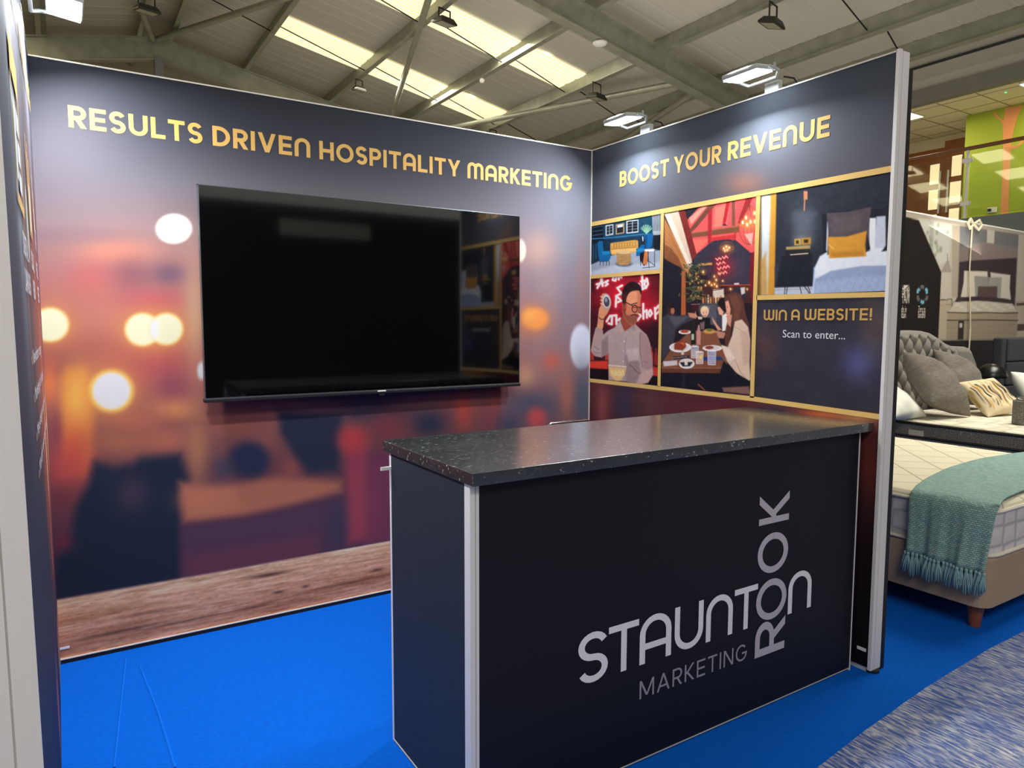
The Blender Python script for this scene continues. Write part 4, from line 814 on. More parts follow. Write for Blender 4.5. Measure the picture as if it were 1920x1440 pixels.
rect_print('win_panel_print', 1.256, RD-.001, 1.09, 1.556, .008, -.0015, (0, 0, 1), 'dark printed panel with a WIN A WEBSITE offer', win, 1.25)
# gold strips between the pictures
mb = MB()
def strip(pts): mb.add([(-.0035, -s, z) for s, z in pts], [tuple(range(len(pts)))])
strip([(RD, 2.041), (RD, 2.065), (0, 2.067), (0, 2.042)]); strip([(.629, 1.10), (.629, 2.043), (.606, 2.043), (.606, 1.10)]); strip([(1.2545, 1.095), (1.2545, 2.043), (1.231, 2.043), (1.231, 1.095)])
strip([(.606, 1.721), (.606, 1.743), (0, 1.745), (0, 1.723)]); strip([(RD, 1.554), (RD, 1.575), (1.25, 1.581), (1.25, 1.559)]); strip([(1.24, 1.079), (1.24, 1.102), (0, 1.105), (0, 1.082)]); strip([(RD, 1.063), (RD, 1.085), (1.24, 1.102), (1.24, 1.079)])
mb.build('gold_borders', M_gold_b, t)
mb = MB()
for wd_, q0, q1 in (('BOOST', (1161.5, 352), (1253.5, 332)), ('YOUR', (1263, 325), (1351.5, 306)), ('REVENUE', (1364, 301), (1555, 255))):
    p0 = at(*q0, 0, -.0022); p1 = at(*q1, 0, -.0022); put_text(mb, wd_, (-.0012, p0[1], 2.2375), (-.0012, p1[1], 2.2375), (0, 0, .088), .195)
mb.build('heading_lettering', M_gold, t)['label'] = 'gold heading reading BOOST YOUR REVENUE'
mb = MB()
for wd_, x0, x1 in (('WIN', 88, 208), ('A', 231, 275), ('WEBSITE!', 300, 650)):
    s0 = -at(1400+x0/2.769, 600, 0, -.0022)[1]; s1 = -at(1400+x1/2.769, 600, 0, -.0022)[1]
    put_text(mb, wd_, (-.0024, -s0, 1.4635), (-.0024, -s1, 1.462), (0, 0, .049), .17)
mb.build('offer_lettering', M_gold, t)['label'] = 'gold words WIN A WEBSITE!'
mb = MB(); s0 = -at(1467.5, 630, 0, -.0022)[1]; s1 = -at(1584.5, 630, 0, -.0022)[1]
font_text(mb, 'Scan to enter...', (-.0024, -s0, 1.386), (-.0024, -s1, 1.383), (0, 0, .036)); mb.build('offer_subline', M_white_print, t)['label'] = 'white words Scan to enter...'
# aluminium frame of the wall, end post with its groove
MB().box((-.004, -RD, WH-.006), (.05, .0, WH)).box((.004, -RD+.002, 0), (.05, 0, WH-.006)).build('frame', M_alu_w, t)
MB().box((-.004, -RD-.012, .012), (.0165, -RD+.002, WH+.004)).box((.0215, -RD-.012, .012), (.066, -RD+.002, WH)).box((0, -RD-.006, .012), (.06, -RD, WH-.002)).build('end_post', M_alu, t)
MB().box((-.006, -.006, 0.0), (-.0, .0, WH-.004)).build('corner_strip', M_alu_w, t)
MB().cyl((.03, -RD, 0), (.03, -RD, .012), .028).build('foot', M_gap, t)
MB().box((-.0045, -RD+.012, .085), (-.001, -RD+.05, .098)).build('white_tape', M_white_print, t)
# the black panel of the neighbouring stand behind it
t2 = MB().box((.068, -RD-.010, 0), (.098, 0.0, 2.44)).build('panel', mat('black_panel', (12, 12, 14), .6)); tag(t2, 'thin black panel standing behind the right display wall', 'panel')

# -- left wall (seen almost edge on); its foot leans in a little
t = thing('display_wall', (WL-.03, -LD/2, 0), 'left display wall seen almost edge on, with white bullet lines and icons', 'display wall')
def lx(s, z): return WL+.0096*s*(WH-z)/WH
Sg, Zg = np.meshgrid(np.linspace(0, LD, 330), np.linspace(.02, WH-.006, 320), indexing='ij')
P = np.stack([lx(Sg, Zg), -Sg, Zg], -1); A = Art(Sg, Zg)
A.keys(Zg, [(0, (40, 46, 78)), (.5, (48, 54, 76)), (1.2, (62, 66, 82)), (1.8, (88, 90, 102)), (2.5, (92, 98, 108))])
for (cx, cy, rx, ry, c, a) in ((.55, 1.45, .55, .5, (176, 104, 92), .95), (.35, 1.0, .35, .4, (178, 92, 80), .95), (.15, 1.5, .12, .5, (136, 104, 128), .8)): A.glow(cx, cy, rx, ry, c, a)
for (cx, cy, rx, ry, c, a) in ((.25, 1.1, .16, .5, (190, 100, 84), .9), (.55, 1.3, .14, .4, (170, 96, 84), .9), (.9, 1.45, .16, .35, (150, 100, 96), .7), (.12, 1.5, .08, .2, (150, 90, 110), .8), (.4, 1.05, .05, .35, (240, 170, 100), .9), (.06, 1.05, .05, .2, (250, 210, 150), .9), (.3, .6, .06, .25, (190, 60, 70), .9), (.55, .7, .06, .2, (130, 74, 84), .7), (.8, .2, .12, .16, (196, 116, 104), .9), (1.5, 1.95, .14, .5, (196, 206, 210), .8), (1.3, 1.7, .05, .4, (200, 140, 100), .7), (.35, 2.0, .12, .3, (130, 134, 146), .7), (1.1, 2.1, .2, .25, (120, 116, 122), .7), (.35, 1.45, .12, .12, (206, 110, 90), .7), (.7, .95, .1, .3, (186, 100, 74), .6)):
    A.glow(cx, cy, rx, ry, c, a)
A.ell(.42, .95, .035, .16, (255, 224, 160), .3); A.ell(.10, 1.05, .03, .18, (255, 240, 210), .3); A.ell(1.02, 1.72, .07, .11, (196, 196, 180), .1); A.ell(.42, .62, .02, .12, (220, 150, 90), .4)
k = np.clip((.27-Zg.ravel())/.01, 0, 1)[:, None]*np.clip((.34-Sg.ravel())/.03, 0, 1)[:, None]; A.C = A.C*(1-k)+np.array((176, 124, 104))*k
sheet('fabric_graphic', P[::-1], Art(A.X, A.Y) if False else type('o', (), {'C': A.C.reshape(330, 320, 3)[::-1].reshape(-1, 3)})(), M_print, t, .85)
def lp(s, z, o=.003): return (lx(s, z)+o, -s, z)
mb = MB(); put_text(mb, 'HOSPITALITY MARKETING', lp(1.85, 2.2385), lp(.12, 2.2385), (0, 0, .0875), .195); mb.build('heading_lettering', M_gold, t)['label'] = 'gold heading seen edge on'
M_icon = mat('icon_gold', (222, 178, 96), .55)
def lquad(mb, s0, s1, z0, z1, o=.003): mb.add([lp(s0, z0, o), lp(s1, z0, o), lp(s1, z1, o), lp(s0, z1, o)], [(0, 1, 2, 3)])
def px_sz(x, y): p = at(x, y, 0, WL); return -p[1], p[2]
mb = MB(); mw = MB()     # window icon, people icon and bars icon
s0, s1, z0, z1 = 1.62, 1.30, 1.70, 2.06
lquad(mb, s0, s1, z1-.08, z1); lquad(mb, s0, s0-.02, z0, z1); lquad(mb, s1+.02, s1, z0, z1); lquad(mb, s0, s1, z0, z0+.025)
lquad(mw, 1.56, 1.50, 1.76, 1.93); lquad(mw, 1.47, 1.36, 1.88, 1.93); lquad(mw, 1.47, 1.36, 1.81, 1.86); lquad(mw, 1.47, 1.36, 1.745, 1.79)
for k in range(4): lquad(mb, .95-k*.06, .92-k*.06, 1.70, 1.99-.04*(k % 2)); 
lquad(mw, .86, .78, 1.72, 1.86)
for k in range(3): lquad(mb, .50-k*.05, .475-k*.05, 1.76, 1.95-.05*k); lquad(mw, .47-k*.06, .455-k*.06, 1.70, 1.84-.03*k)
mb.build('icon_outlines', M_icon, t); mw.build('icon_details', M_white_print, t)
mw = MB()
for lines, s0, s1 in ((('DIGITAL', 'CAMPAIGNS'), 1.50, 1.22), (('SOCIAL', 'MEDIA'), .98, .76), (('HOTEL', 'SITES'), .52, .34)):
    for i, wd_ in enumerate(lines):
        z = 1.60-i*.085; c = (s0+s1)/2; hw = (s0-s1)/2*(.72+.06*len(wd_)-.14*(len(lines[1-i]) > len(wd_)))
        put_text(mw, wd_, lp(c+hw, z), lp(c-hw, z), (0, 0, .055), .16, False)
for i, (body, q0, q1) in enumerate((('Newsletter design', (50, 752), (69, 715)), ('Marketing for hotels', (56, 830), (78, 765)), ('Menu design and print', (60, 908), (80, 822)), ('Monthly reports to read', (66, 988), (84, 868)))):
    sA, zA = px_sz(*q0); sB, _ = px_sz(q1[0], q0[1]-20); z = 1.34-i*.093
    font_text(mw, body, lp(1.34, z), lp(.50-.06*i, z), (0, 0, .04))
mw.build('bullet_lettering', M_white_print, t)['label'] = 'white words and bullet lines seen edge on'
mb = MB()
for i in range(4): lquad(mb, 1.42, 1.395, 1.345-i*.093, 1.365-i*.093)
mb.build('bullet_marks', M_icon, t)
MB().box((WL-.06, -LD, WH-.006), (WL+.002, 0, WH)).box((WL-.06, -LD+.002, 0), (WL-.006, 0, WH-.006)).build('frame', M_alu_w, t)
mb = MB()
for a, b in ((.001, -.034), (-.038, -.12)):
    mb.add([(lx(LD, 0)+a, -LD-.012, .012), (lx(LD, 0)+b, -LD-.012, .012), (lx(LD, 0)+b, -LD+.002, .012), (lx(LD, 0)+a, -LD+.002, .012), (WL+a+.002, -LD-.012, WH), (WL+b, -LD-.012, WH), (WL+b, -LD+.002, WH), (WL+a+.002, -LD+.002, WH)], [(0, 3, 2, 1), (4, 5, 6, 7), (0, 1, 5, 4), (1, 2, 6, 5), (2, 3, 7, 6), (3, 0, 4, 7)])
mb.box((WL-.10, -LD-.005, .012), (WL-.02, -LD, WH-.003)).build('end_post', M_alu, t)
MB().cyl((WL-.04, -LD, 0), (WL-.04, -LD, .012), .03).build('foot', M_gap, t)

# ------------------------------------------------------------------ stand floodlights
M_lamp = mat('lit_led_lens', (255, 255, 255), .4, emit=((236, 246, 255), 22)); M_lamp_body = mat('white_lamp_body', (180, 184, 182), .4, .1)
for i, (x, y, z) in enumerate(STAND_LAMPS):
    left = x < -1; sg = -1 if left else 1; wx = WL if left else 0.0
    lb = ['lit LED floodlight on top of the right display wall, the one nearer the beds', 'lit LED floodlight on top of the right display wall, the one nearer the television corner',
          'lit LED floodlight on top of the left display wall, at the top left corner', 'lit LED floodlight on the left display wall, nearest the front, above the frame'][i]
    t = thing('floodlight', (wx, y, WH), lb, 'floodlight', 'lit floodlights of the stand')
    hx, hy = .052, .09
    Rm = Matrix.Translation((x, y, z)) @ Matrix.Rotation(-sg*.12, 4, 'Y')
    MB().box((-hx-.006, -hy-.006, 0), (hx+.006, hy+.006, .022), Rm).build('housing', M_lamp_body, t, bevel=.006)
    MB().box((-hx, -hy, -.006), (hx, hy, 0.0), Rm).build('lens', M_lamp, t)
    mb = MB()
    mb.box((hx*sg-.004, -hy-.018, -.004), (hx*sg+.004, -hy-.010, .03), Rm)
    yy = hy+.014
    mb.tube([Rm @ Vector((sg*.01, -yy, .012)), Rm @ Vector((sg*.075, -yy, .0)), Rm @ Vector((sg*.10, -yy+.03, -.02)), Rm @ Vector((sg*.10, yy-.03, -.02)), Rm @ Vector((sg*.075, yy, 0)), Rm @ Vector((sg*.01, yy, .012))], .007, 6)
    mb.build('yoke', M_lamp_body, t)
    MB().cyl((wx+sg*.02, y-.012, WH+.03), (wx+sg*.02, y+.012, WH+.03), .014, n=12).build('pivot_knob', M_lamp_body, t)
    MB().box((wx+(.0 if not left else -.03), y-.045, WH), (wx+(.03 if not left else -.0), y+.03, WH+.045)).build('mount', M_lamp_body, t, bevel=.003)
    MB().tube([(wx+sg*.03, y-.05, WH+.06), (wx+sg*.035, y-.10, WH+.04), (wx+sg*.045, y-.12, WH-.0)], .004, 6).build('cable', M_gap, t)

# ------------------------------------------------------------------ television
TX0, TX1, TZ0, TZ1, TY = -2.250, -.580, 1.104, 2.048, -.09
t = thing('television', ((TX0+TX1)/2, -.04, 1.09), 'large black flat television mounted on the back display wall', 'television')
M_scr = mat('black_glass_screen', (4, 4, 5), .06, 0, .9, coat=.5); M_bez = mat('thin_silver_bezel', (120, 126, 132), .3, .8); M_tvb = mat('black_tv_back', (16, 16, 18), .5)
MB().box((TX0+.004, TY-.001, TZ0+.006), (TX1-.004, TY+.004, TZ1-.004)).build('screen', M_scr, t)
MB().box((TX0, TY, TZ0), (TX0+.004, TY+.03, TZ1)).box((TX1-.004, TY, TZ0), (TX1, TY+.03, TZ1)).box((TX0, TY, TZ1-.004), (TX1, TY+.03, TZ1)).build('bezel', M_bez, t)
MB().box((TX0-.003, TY-.006, TZ0-.014), (TX1+.003, TY+.035, TZ0+.001)).build('bottom_bar', M_tvb, t, bevel=.002)['label'] = 'glossy black bottom bar'
MB().box((TX0, TY-.004, TZ0+.001), (TX1, TY+.004, TZ0+.006)).build('bezel', M_bez, t)
MB().box((TX0+.02, TY+.004, TZ0), (TX1-.02, -.045, TZ1-.02)).build('back_housing', M_tvb, t)
MB().box((-1.75, -.046, 1.3), (-1.1, -.0015, 1.8)).build('wall_bracket', M_rod, t)
p = at(715, 734, 1, TY); MB().box((p[0]-.022, TY-.0075, TZ0-.004), (p[0]+.022, TY-.006, TZ0+.003)).build('logo_badge', M_alu, t)
MB().box((p[0]-.014, TY-.007, TZ0-.024), (p[0]+.014, TY+.01, TZ0-.014)).build('sensor', M_tvb, t)

# ------------------------------------------------------------------ counter
CX0, CYF, CYB, CZ = -1.865, -1.845, -1.211, 1.048
t = thing('counter', (-.93, -1.52, 0), 'black reception counter with a dark slate-look top, lettered STAUNTON ROOK MARKETING', 'counter')
# slate-look laminate with pale flecks and thin veins
m = bpy.data.materials.new('slate_laminate'); m.use_nodes = True; nt = m.node_tree; b = nt.nodes['Principled BSDF']
tc = nt.nodes.new('ShaderNodeTexCoord'); n1 = nt.nodes.new('ShaderNodeTexNoise'); n1.inputs['Scale'].default_value = 7; n1.inputs['Detail'].default_value = 8
r1 = nt.nodes.new('ShaderNodeValToRGB'); r1.color_ramp.elements[0].position = .3; r1.color_ramp.elements[0].color = rgba((28, 32, 33)); r1.color_ramp.elements[1].position = .7; r1.color_ramp.elements[1].color = rgba((46, 50, 50))
vo = nt.nodes.new('ShaderNodeTexVoronoi'); vo.feature = 'DISTANCE_TO_EDGE'; vo.inputs['Scale'].default_value = 13
nw = nt.nodes.new('ShaderNodeTexNoise'); nw.inputs['Scale'].default_value = 11; nw.inputs['Detail'].default_value = 5
mx = nt.nodes.new('ShaderNodeVectorMath'); mx.operation = 'MULTIPLY_ADD'; mx.inputs[1].default_value = (.5, .5, .5)
r2 = nt.nodes.new('ShaderNodeValToRGB'); r2.color_ramp.elements[0].position = 0; r2.color_ramp.elements[0].color = (1, 1, 1, 1); r2.color_ramp.elements[1].position = .012; r2.color_ramp.elements[1].color = (0, 0, 0, 1)
n3 = nt.nodes.new('ShaderNodeTexNoise'); n3.inputs['Scale'].default_value = 6; r3 = nt.nodes.new('ShaderNodeValToRGB'); r3.color_ramp.elements[0].position = .5; r3.color_ramp.elements[1].position = .66
mul = nt.nodes.new('ShaderNodeMath'); mul.operation = 'MULTIPLY'
mp = nt.nodes.new('ShaderNodeMapping'); mp.inputs['Scale'].default_value = (55, 130, 110); n4 = nt.nodes.new('ShaderNodeTexNoise'); n4.inputs['Scale'].default_value = 1; n4.inputs['Detail'].default_value = 2
r4 = nt.nodes.new('ShaderNodeValToRGB'); r4.color_ramp.elements[0].position = .665; r4.color_ramp.elements[1].position = .70
ad = nt.nodes.new('ShaderNodeMath'); ad.operation = 'MAXIMUM'; mixc = nt.nodes.new('ShaderNodeMix'); mixc.data_type = 'RGBA'; mixc.inputs[7].default_value = rgba((176, 178, 176))
L = nt.links.new
L(tc.outputs['Object'], n1.inputs['Vector']); L(n1.outputs[0], r1.inputs[0]); L(tc.outputs['Object'], nw.inputs['Vector']); L(nw.outputs['Color'], mx.inputs[0]); L(tc.outputs['Object'], mx.inputs[2]); L(mx.outputs[0], vo.inputs['Vector'])
L(vo.outputs['Distance'], r2.inputs[0]); L(tc.outputs['Object'], n3.inputs['Vector']); L(n3.outputs[0], r3.inputs[0]); L(r2.outputs[0], mul.inputs[0]); L(r3.outputs[0], mul.inputs[1])
L(tc.outputs['Object'], mp.inputs[0]); L(mp.outputs[0], n4.inputs['Vector']); L(n4.outputs[0], r4.inputs[0]); L(mul.outputs[0], ad.inputs[0]); L(r4.outputs[0], ad.inputs[1])
L(ad.outputs[0], mixc.inputs[0]); L(r1.outputs[0], mixc.inputs[6]); L(mixc.outputs[2], b.inputs['Base Color']); b.inputs['Roughness'].default_value = .30; b.inputs['Specular IOR Level'].default_value = 1.; b.inputs['Coat Weight'].default_value = 1.; b.inputs['Coat Roughness'].default_value = .2; b.inputs['Coat IOR'].default_value = 1.7
MB().box((CX0, CYF, CZ-.036), (-.003, CYB, CZ)).build('worktop', m, t, bevel=.0015)
M_cf = mat('black_front_print', (20, 19, 28), .55, 0, .3); M_cs = mat('dark_side_print', (40, 47, 56), .6, 0, .3, bump=(90, .08))
FY = CYF+.03
fp = MB().box((CX0+.034, FY, .012), (-.045, FY+.012, CZ-.036)).build('front_panel', M_cf, t)
MB().box((CX0+.006, CYF+.06, .008), (CX0+.016, CYB-.06, CZ-.036)).build('side_panel', M_cs, t)
MB().box((-.045, FY+.03, .012), (-.035, CYB-.06, CZ-.036)).build('side_panel', M_cf, t)
MB().box((CX0+.006, FY-.002, .0), (CX0+.022, FY+.03, CZ-.036)).box((CX0+.025, FY-.002, .0), (CX0+.034, FY+.03, CZ-.036)).box((CX0+.01, FY+.004, .0), (CX0+.03, FY+.028, CZ-.036)).build('corner_post', M_alu, t)
MB().box((CX0+.006, CYB-.062, .0), (CX0+.030, CYB-.045, CZ-.036)).build('corner_post', M_alu, t)
MB().box((-.048, FY-.002, .0), (-.042, FY+.03, CZ-.036)).build('corner_post', M_alu, t)
MB().box((CX0+.03, FY-.001, .008), (-.045, FY+.0, .012)).build('bottom_trim', M_alu_w, t); MB().box((CX0+.004, CYF+.06, .004), (CX0+.006, CYB-.06, .008)).build('bottom_trim', M_alu_w, t)
MB().box((CX0+.02, FY+.014, .5), (-.05, CYB-.07, .518)).build('shelf', M_cf, t)
MB().box((CX0-.028, CYB-.058, .955), (CX0+.006, CYB-.05, .966)).build('latch', M_wht, t)
# lettering on the front panel
YL = FY-.0015
def fq(x, y): return at(1040+x/3.2731, 900+y/3.2727, 1, YL)
M_l1 = mat('silver_lettering', (242, 242, 245), .5, .1); M_l2 = mat('mid_grey_lettering', (196, 190, 198), .5, .1); M_l3 = mat('dim_grey_lettering', (160, 156, 168), .5, .1)
S_b, S_t = fq(170, 1250)[2], fq(240, 925)[2]
tb, tt2 = fq(420, 1177)[2], fq(420, 880)[2]
capz = fq(405, 1178)[2]; cap = fq(430, 878)[2]-capz
for ch, xa, xb, yb in (('S', 143, 325, 1215), ('T', 330, 513, 1150), ('A', 520, 712, 1110), ('U', 735, 908, 1010), ('N', 927, 1088, 970), ('T', 1100, 1240, 900), ('N', 1430, 1570, 800)):
    p0 = fq(xa, yb); p1 = fq(xb, yb); put_text(MB(), ch, (p0[0], YL, capz), (p1[0], YL, capz), (0, 0, cap), .135).build('letter', M_l1, fp)['label'] = 'pale silver letter of the word STAUNTON'
xl, xr = fq(1240, 700)[0], fq(1420, 700)[0]     # the vertical word reads upwards; its letters lie on their backs
for ch, ya, yb in (('R', 1062, 862), ('O', 856, 610), ('O', 572, 328), ('K', 268, 92)):
    z0, z1 = fq(1320, ya)[2], fq(1320, yb)[2]
    put_text(MB(), ch, (xr, YL, z0), (xr, YL, z1), (xl-xr, 0, 0), .155).build('letter', M_l2, fp)['label'] = 'mid grey letter of the upright word ROOK'
mb = MB(); p0 = fq(520, 1347); p1 = fq(1178, 1090); q = fq(520, 1238)
put_text(mb, 'MARKETING', (p0[0], YL, p0[2]), (p1[0], YL, p0[2]), (0, 0, (q[2]-p0[2])), .115, False, .2); mb.build('marketing_lettering', M_l3, fp)['label'] = 'dim grey word MARKETING'

# ------------------------------------------------------------------ chair behind the counter
t = thing('chair', (-.42, -.52, 0), 'black chair with a chrome frame, only its back edge showing behind the counter', 'chair')
M_chr = mat('chrome', (214, 216, 220), .12, 1.); M_pad = mat('black_vinyl', (20, 20, 22), .5)
MB().box((-.60, -.76, .44), (-.22, -.36, .49)).build('seat', M_pad, t, bevel=.015)
xa, xb, yb_, zb_ = -.585, -.225, -.33, .897
MB().prism([(xa+.02, .62), (xb-.02, .62), (xb-.004, zb_-.05), (xb-.05, zb_-.004), (xa+.05, zb_-.004), (xa+.004, zb_-.05)], lambda x, z: (x, yb_-.012, z), lambda x, z: (x, yb_+.012, z)).build('backrest', M_pad, t)
MB().tube([(xa+.0, yb_+.0, .46), (xa, yb_, zb_-.06), (xa+.012, yb_, zb_-.025), (xa+.055, yb_, zb_), (xb-.055, yb_, zb_), (xb-.012, yb_, zb_-.025), (xb, yb_, zb_-.06), (xb, yb_, .46)], .010, 8).build('back_frame', M_chr, t, smooth=True)
for x in (-.59, -.23):
    for y0, y1 in ((-.74, -.76), (-.36, -.31)): MB().tube([(x, y0, .45), (x, y1, .0)], .011, 8).build('leg', M_chr, t)

# ------------------------------------------------------------------ clear film over the aisle carpet
m = bpy.data.materials.new('wrinkled_clear_film'); m.use_nodes = True; nt = m.node_tree; b = nt.nodes['Principled BSDF']; L = nt.links.new
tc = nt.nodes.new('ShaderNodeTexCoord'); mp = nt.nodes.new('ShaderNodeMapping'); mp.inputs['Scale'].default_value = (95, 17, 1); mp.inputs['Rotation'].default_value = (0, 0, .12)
n1 = nt.nodes.new('ShaderNodeTexNoise'); n1.inputs['Scale'].default_value = 1.; n1.inputs['Detail'].default_value = 5; n1.inputs['Distortion'].default_value = .9
r1 = nt.nodes.new('ShaderNodeValToRGB'); r1.color_ramp.elements[0].position = .42; r1.color_ramp.elements[0].color = rgba((58, 92, 160)); r1.color_ramp.elements[1].position = .68; r1.color_ramp.elements[1].color = rgba((214, 212, 208))  # pale end paints the glints on the wrinkles into the colour
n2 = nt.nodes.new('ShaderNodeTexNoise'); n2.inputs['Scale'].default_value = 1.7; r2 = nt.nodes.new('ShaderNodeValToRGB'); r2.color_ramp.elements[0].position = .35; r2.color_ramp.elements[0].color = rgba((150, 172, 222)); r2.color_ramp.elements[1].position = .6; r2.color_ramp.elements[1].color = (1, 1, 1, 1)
mi = nt.nodes.new('ShaderNodeMix'); mi.data_type = 'RGBA'; mi.blend_type = 'MULTIPLY'; mi.inputs[0].default_value = .8
bp = nt.nodes.new('ShaderNodeBump'); bp.inputs['Strength'].default_value = .6; bp.inputs['Distance'].default_value = .004
L(tc.outputs['Object'], mp.inputs[0]); L(mp.outputs[0], n1.inputs['Vector']); L(n1.outputs[0], r1.inputs[0]); L(tc.outputs['Object'], n2.inputs['Vector']); L(n2.outputs[0], r2.inputs[0])
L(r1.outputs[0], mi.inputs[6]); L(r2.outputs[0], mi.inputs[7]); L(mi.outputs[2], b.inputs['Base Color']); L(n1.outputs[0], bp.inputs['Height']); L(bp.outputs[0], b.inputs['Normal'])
b.inputs['Roughness'].default_value = .3; b.inputs['Specular IOR Level'].default_value = .6
xs = np.linspace(-4.5, 9, 140); ed = [float(np.interp(x, [-4.5, -.655, -.089, .381, 1, 9], [-2.45, -2.136, -2.078, -2.049, -2.036, -2.02]))+.002*math.sin(x*11)+.0015*rng.normal() for x in xs]
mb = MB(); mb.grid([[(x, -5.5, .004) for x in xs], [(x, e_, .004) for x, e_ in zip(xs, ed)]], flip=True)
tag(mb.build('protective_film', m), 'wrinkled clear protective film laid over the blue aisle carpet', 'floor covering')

# ------------------------------------------------------------------ bed showroom
def rbox(x0, x1, y0, y1, z0, z1, r, rt=.0, n=6):     # box with rounded vertical corners and a softened top edge
    def ring(ins, z):
        o = []; rr = max(.002, r-ins)
        for cx, cy, a in ((x1-r, y1-r, 0), (x0+r, y1-r, 90), (x0+r, y0+r, 180), (x1-r, y0+r, 270)):
            for i in range(n+1): t_ = math.radians(a+90*i/n); o.append((cx+rr*math.cos(t_), cy+rr*math.sin(t_), z))
        return o
    rings = [ring(0, z0), ring(0, z1-rt)]
    if rt:
        for k in (1, 2, 3): a = k*math.pi/6; rings.append(ring(rt*(1-math.cos(a)), z1-rt+rt*math.sin(a)))
    mb = MB(); m_ = len(rings[0]); vs = sum(rings, []); fs = [tuple(range(m_))[::-1], tuple(range((len(rings)-1)*m_, len(rings)*m_))]
    for k in range(len(rings)-1): fs += [(k*m_+i, k*m_+(i+1) % m_, (k+1)*m_+(i+1) % m_, (k+1)*m_+i) for i in range(m_)]
    return mb.add(vs, fs), ring
def quilt_mat(name, c, c2, kind, scale, strength, rough=.8):
    m = bpy.data.materials.new(name); m.use_nodes = True; nt = m.node_tree; b = nt.nodes['Principled BSDF']; L = nt.links.new
    tc = nt.nodes.new('ShaderNodeTexCoord'); mp = nt.nodes.new('ShaderNodeMapping'); L(tc.outputs['Object'], mp.inputs[0]); mp.inputs['Scale'].default_value = scale
    if kind == 'diamond':
        mp.inputs['Rotation'].default_value = (0, 0, .78); tx = nt.nodes.new('ShaderNodeTexBrick'); tx.offset = 0; tx.inputs['Scale'].default_value = 1; tx.inputs['Mortar Size'].default_value = .02; tx.inputs['Mortar Smooth'].default_value = 1; tx.inputs['Brick Width'].default_value = .5; tx.inputs['Row Height'].default_value = .5
        tx.inputs['Color1'].default_value = tx.inputs['Color2'].default_value = (1, 1, 1, 1); tx.inputs['Mortar'].default_value = (0, 0, 0, 1); h = tx.outputs[0]
    else:
        tx = nt.nodes.new('ShaderNodeTexVoronoi'); tx.feature = 'DISTANCE_TO_EDGE'; tx.inputs['Scale'].default_value = 1; tx.inputs['Randomness'].default_value = .2 if kind == 'hex' else .9; h = tx.outputs[0]
    L(mp.outputs[0], tx.inputs['Vector'])
    r = nt.nodes.new('ShaderNodeValToRGB'); r.color_ramp.elements[0].color = rgba(c2); r.color_ramp.elements[1].color = rgba(c); r.color_ramp.elements[1].position = .14 if kind != 'diamond' else .8
    bp = nt.nodes.new('ShaderNodeBump'); bp.inputs['Strength'].default_value = strength; bp.inputs['Distance'].default_value = .02
    L(h, r.inputs[0]); L(r.outputs[0], b.inputs['Base Color']); L(h, bp.inputs['Height']); L(bp.outputs[0], b.inputs['Normal']); b.inputs['Roughness'].default_value = rough
    return m
def piping(ring, z, ins, r, m, parent, name='piping'):
    p = ring(ins, z); p = p+p[:1]; MB().tube(p, r, 6).build(name, m, parent)
# -- front bed: beige base on wooden legs
M_beige = mat('beige_upholstery', (174, 150, 128), .85, bump=(260, .15)); M_leg = mat('red_brown_wood', (126, 70, 44), .4, noise=(12, (146, 84, 54), .3, (1, 1, .2)))
BX0, BX1, BY0, BY1 = .80, 2.45, -1.955, .05
t = thing('bed', ((BX0+BX1)/2, -.95, 0), 'front beige bed base on wooden legs, right of the stand', 'bed')
mb, rg = rbox(BX0, BX1, BY0, BY1, .118, .355, .07, .012); mb.build('base', M_beige, t)
for x in (BX0+.075, BX1-.075):
    for y in (BY0+.075, BY1-.12): MB().cyl((x, y, .118), (x, y, 0), .040, .024, 16).build('leg', M_leg, t)
M_q1 = quilt_mat('ivory_quilt', (232, 226, 200), (196, 190, 168), 'diamond', (2.4, 2.4, 2.4), .5); M_q1s = quilt_mat('pale_quilted_border', (222, 217, 216), (176, 174, 180), 'hex', (8, 8, 11), .5); M_pip = mat('ivory_piping', (224, 216, 204), .7)
t = thing('mattress', ((BX0+BX1)/2, -.95, .355), 'ivory quilted mattress with pale grey border on the front beige bed', 'mattress')
mb, rg = rbox(BX0+.005, BX1-.005, BY0+.005, BY1, .357, .575, .10); mb.build('border', M_q1s, t, smooth=False)
mb, rg2 = rbox(BX0+.005, BX1-.005, BY0+.005, BY1, .575, .612, .10, .034); mb.build('quilted_top', M_q1, t)
piping(rg, .575, -.004, .009, M_pip, t); piping(rg, .366, -.004, .009, M_pip, t)
# teal knitted throw over its foot, with tassels
m = bpy.data.materials.new('teal_knit'); m.use_nodes = True; nt = m.node_tree; b = nt.nodes['Principled BSDF']; L = nt.links.new
a_ = nt.nodes.new('ShaderNodeUVMap'); mp = nt.nodes.new('ShaderNodeMapping'); mp.inputs['Scale'].default_value = (1, 1, 1)
tx = nt.nodes.new('ShaderNodeTexBrick'); tx.inputs['Scale'].default_value = 26; tx.inputs['Mortar Size'].default_value = .03; tx.inputs['Mortar Smooth'].default_value = .8
tx.inputs['Color1'].default_value = rgba((172, 202, 192)); tx.inputs['Color2'].default_value = rgba((136, 176, 170)); tx.inputs['Mortar'].default_value = rgba((82, 122, 124))
bp = nt.nodes.new('ShaderNodeBump'); bp.inputs['Strength'].default_value = .9; bp.inputs['Distance'].default_value = .008
L(a_.outputs[0], mp.inputs[0]); L(mp.outputs[0], tx.inputs['Vector']); L(tx.outputs[0], b.inputs['Base Color']); L(tx.outputs[0], bp.inputs['Height']); L(bp.outputs[0], b.inputs['Normal']); b.inputs['Roughness'].default_value = .95
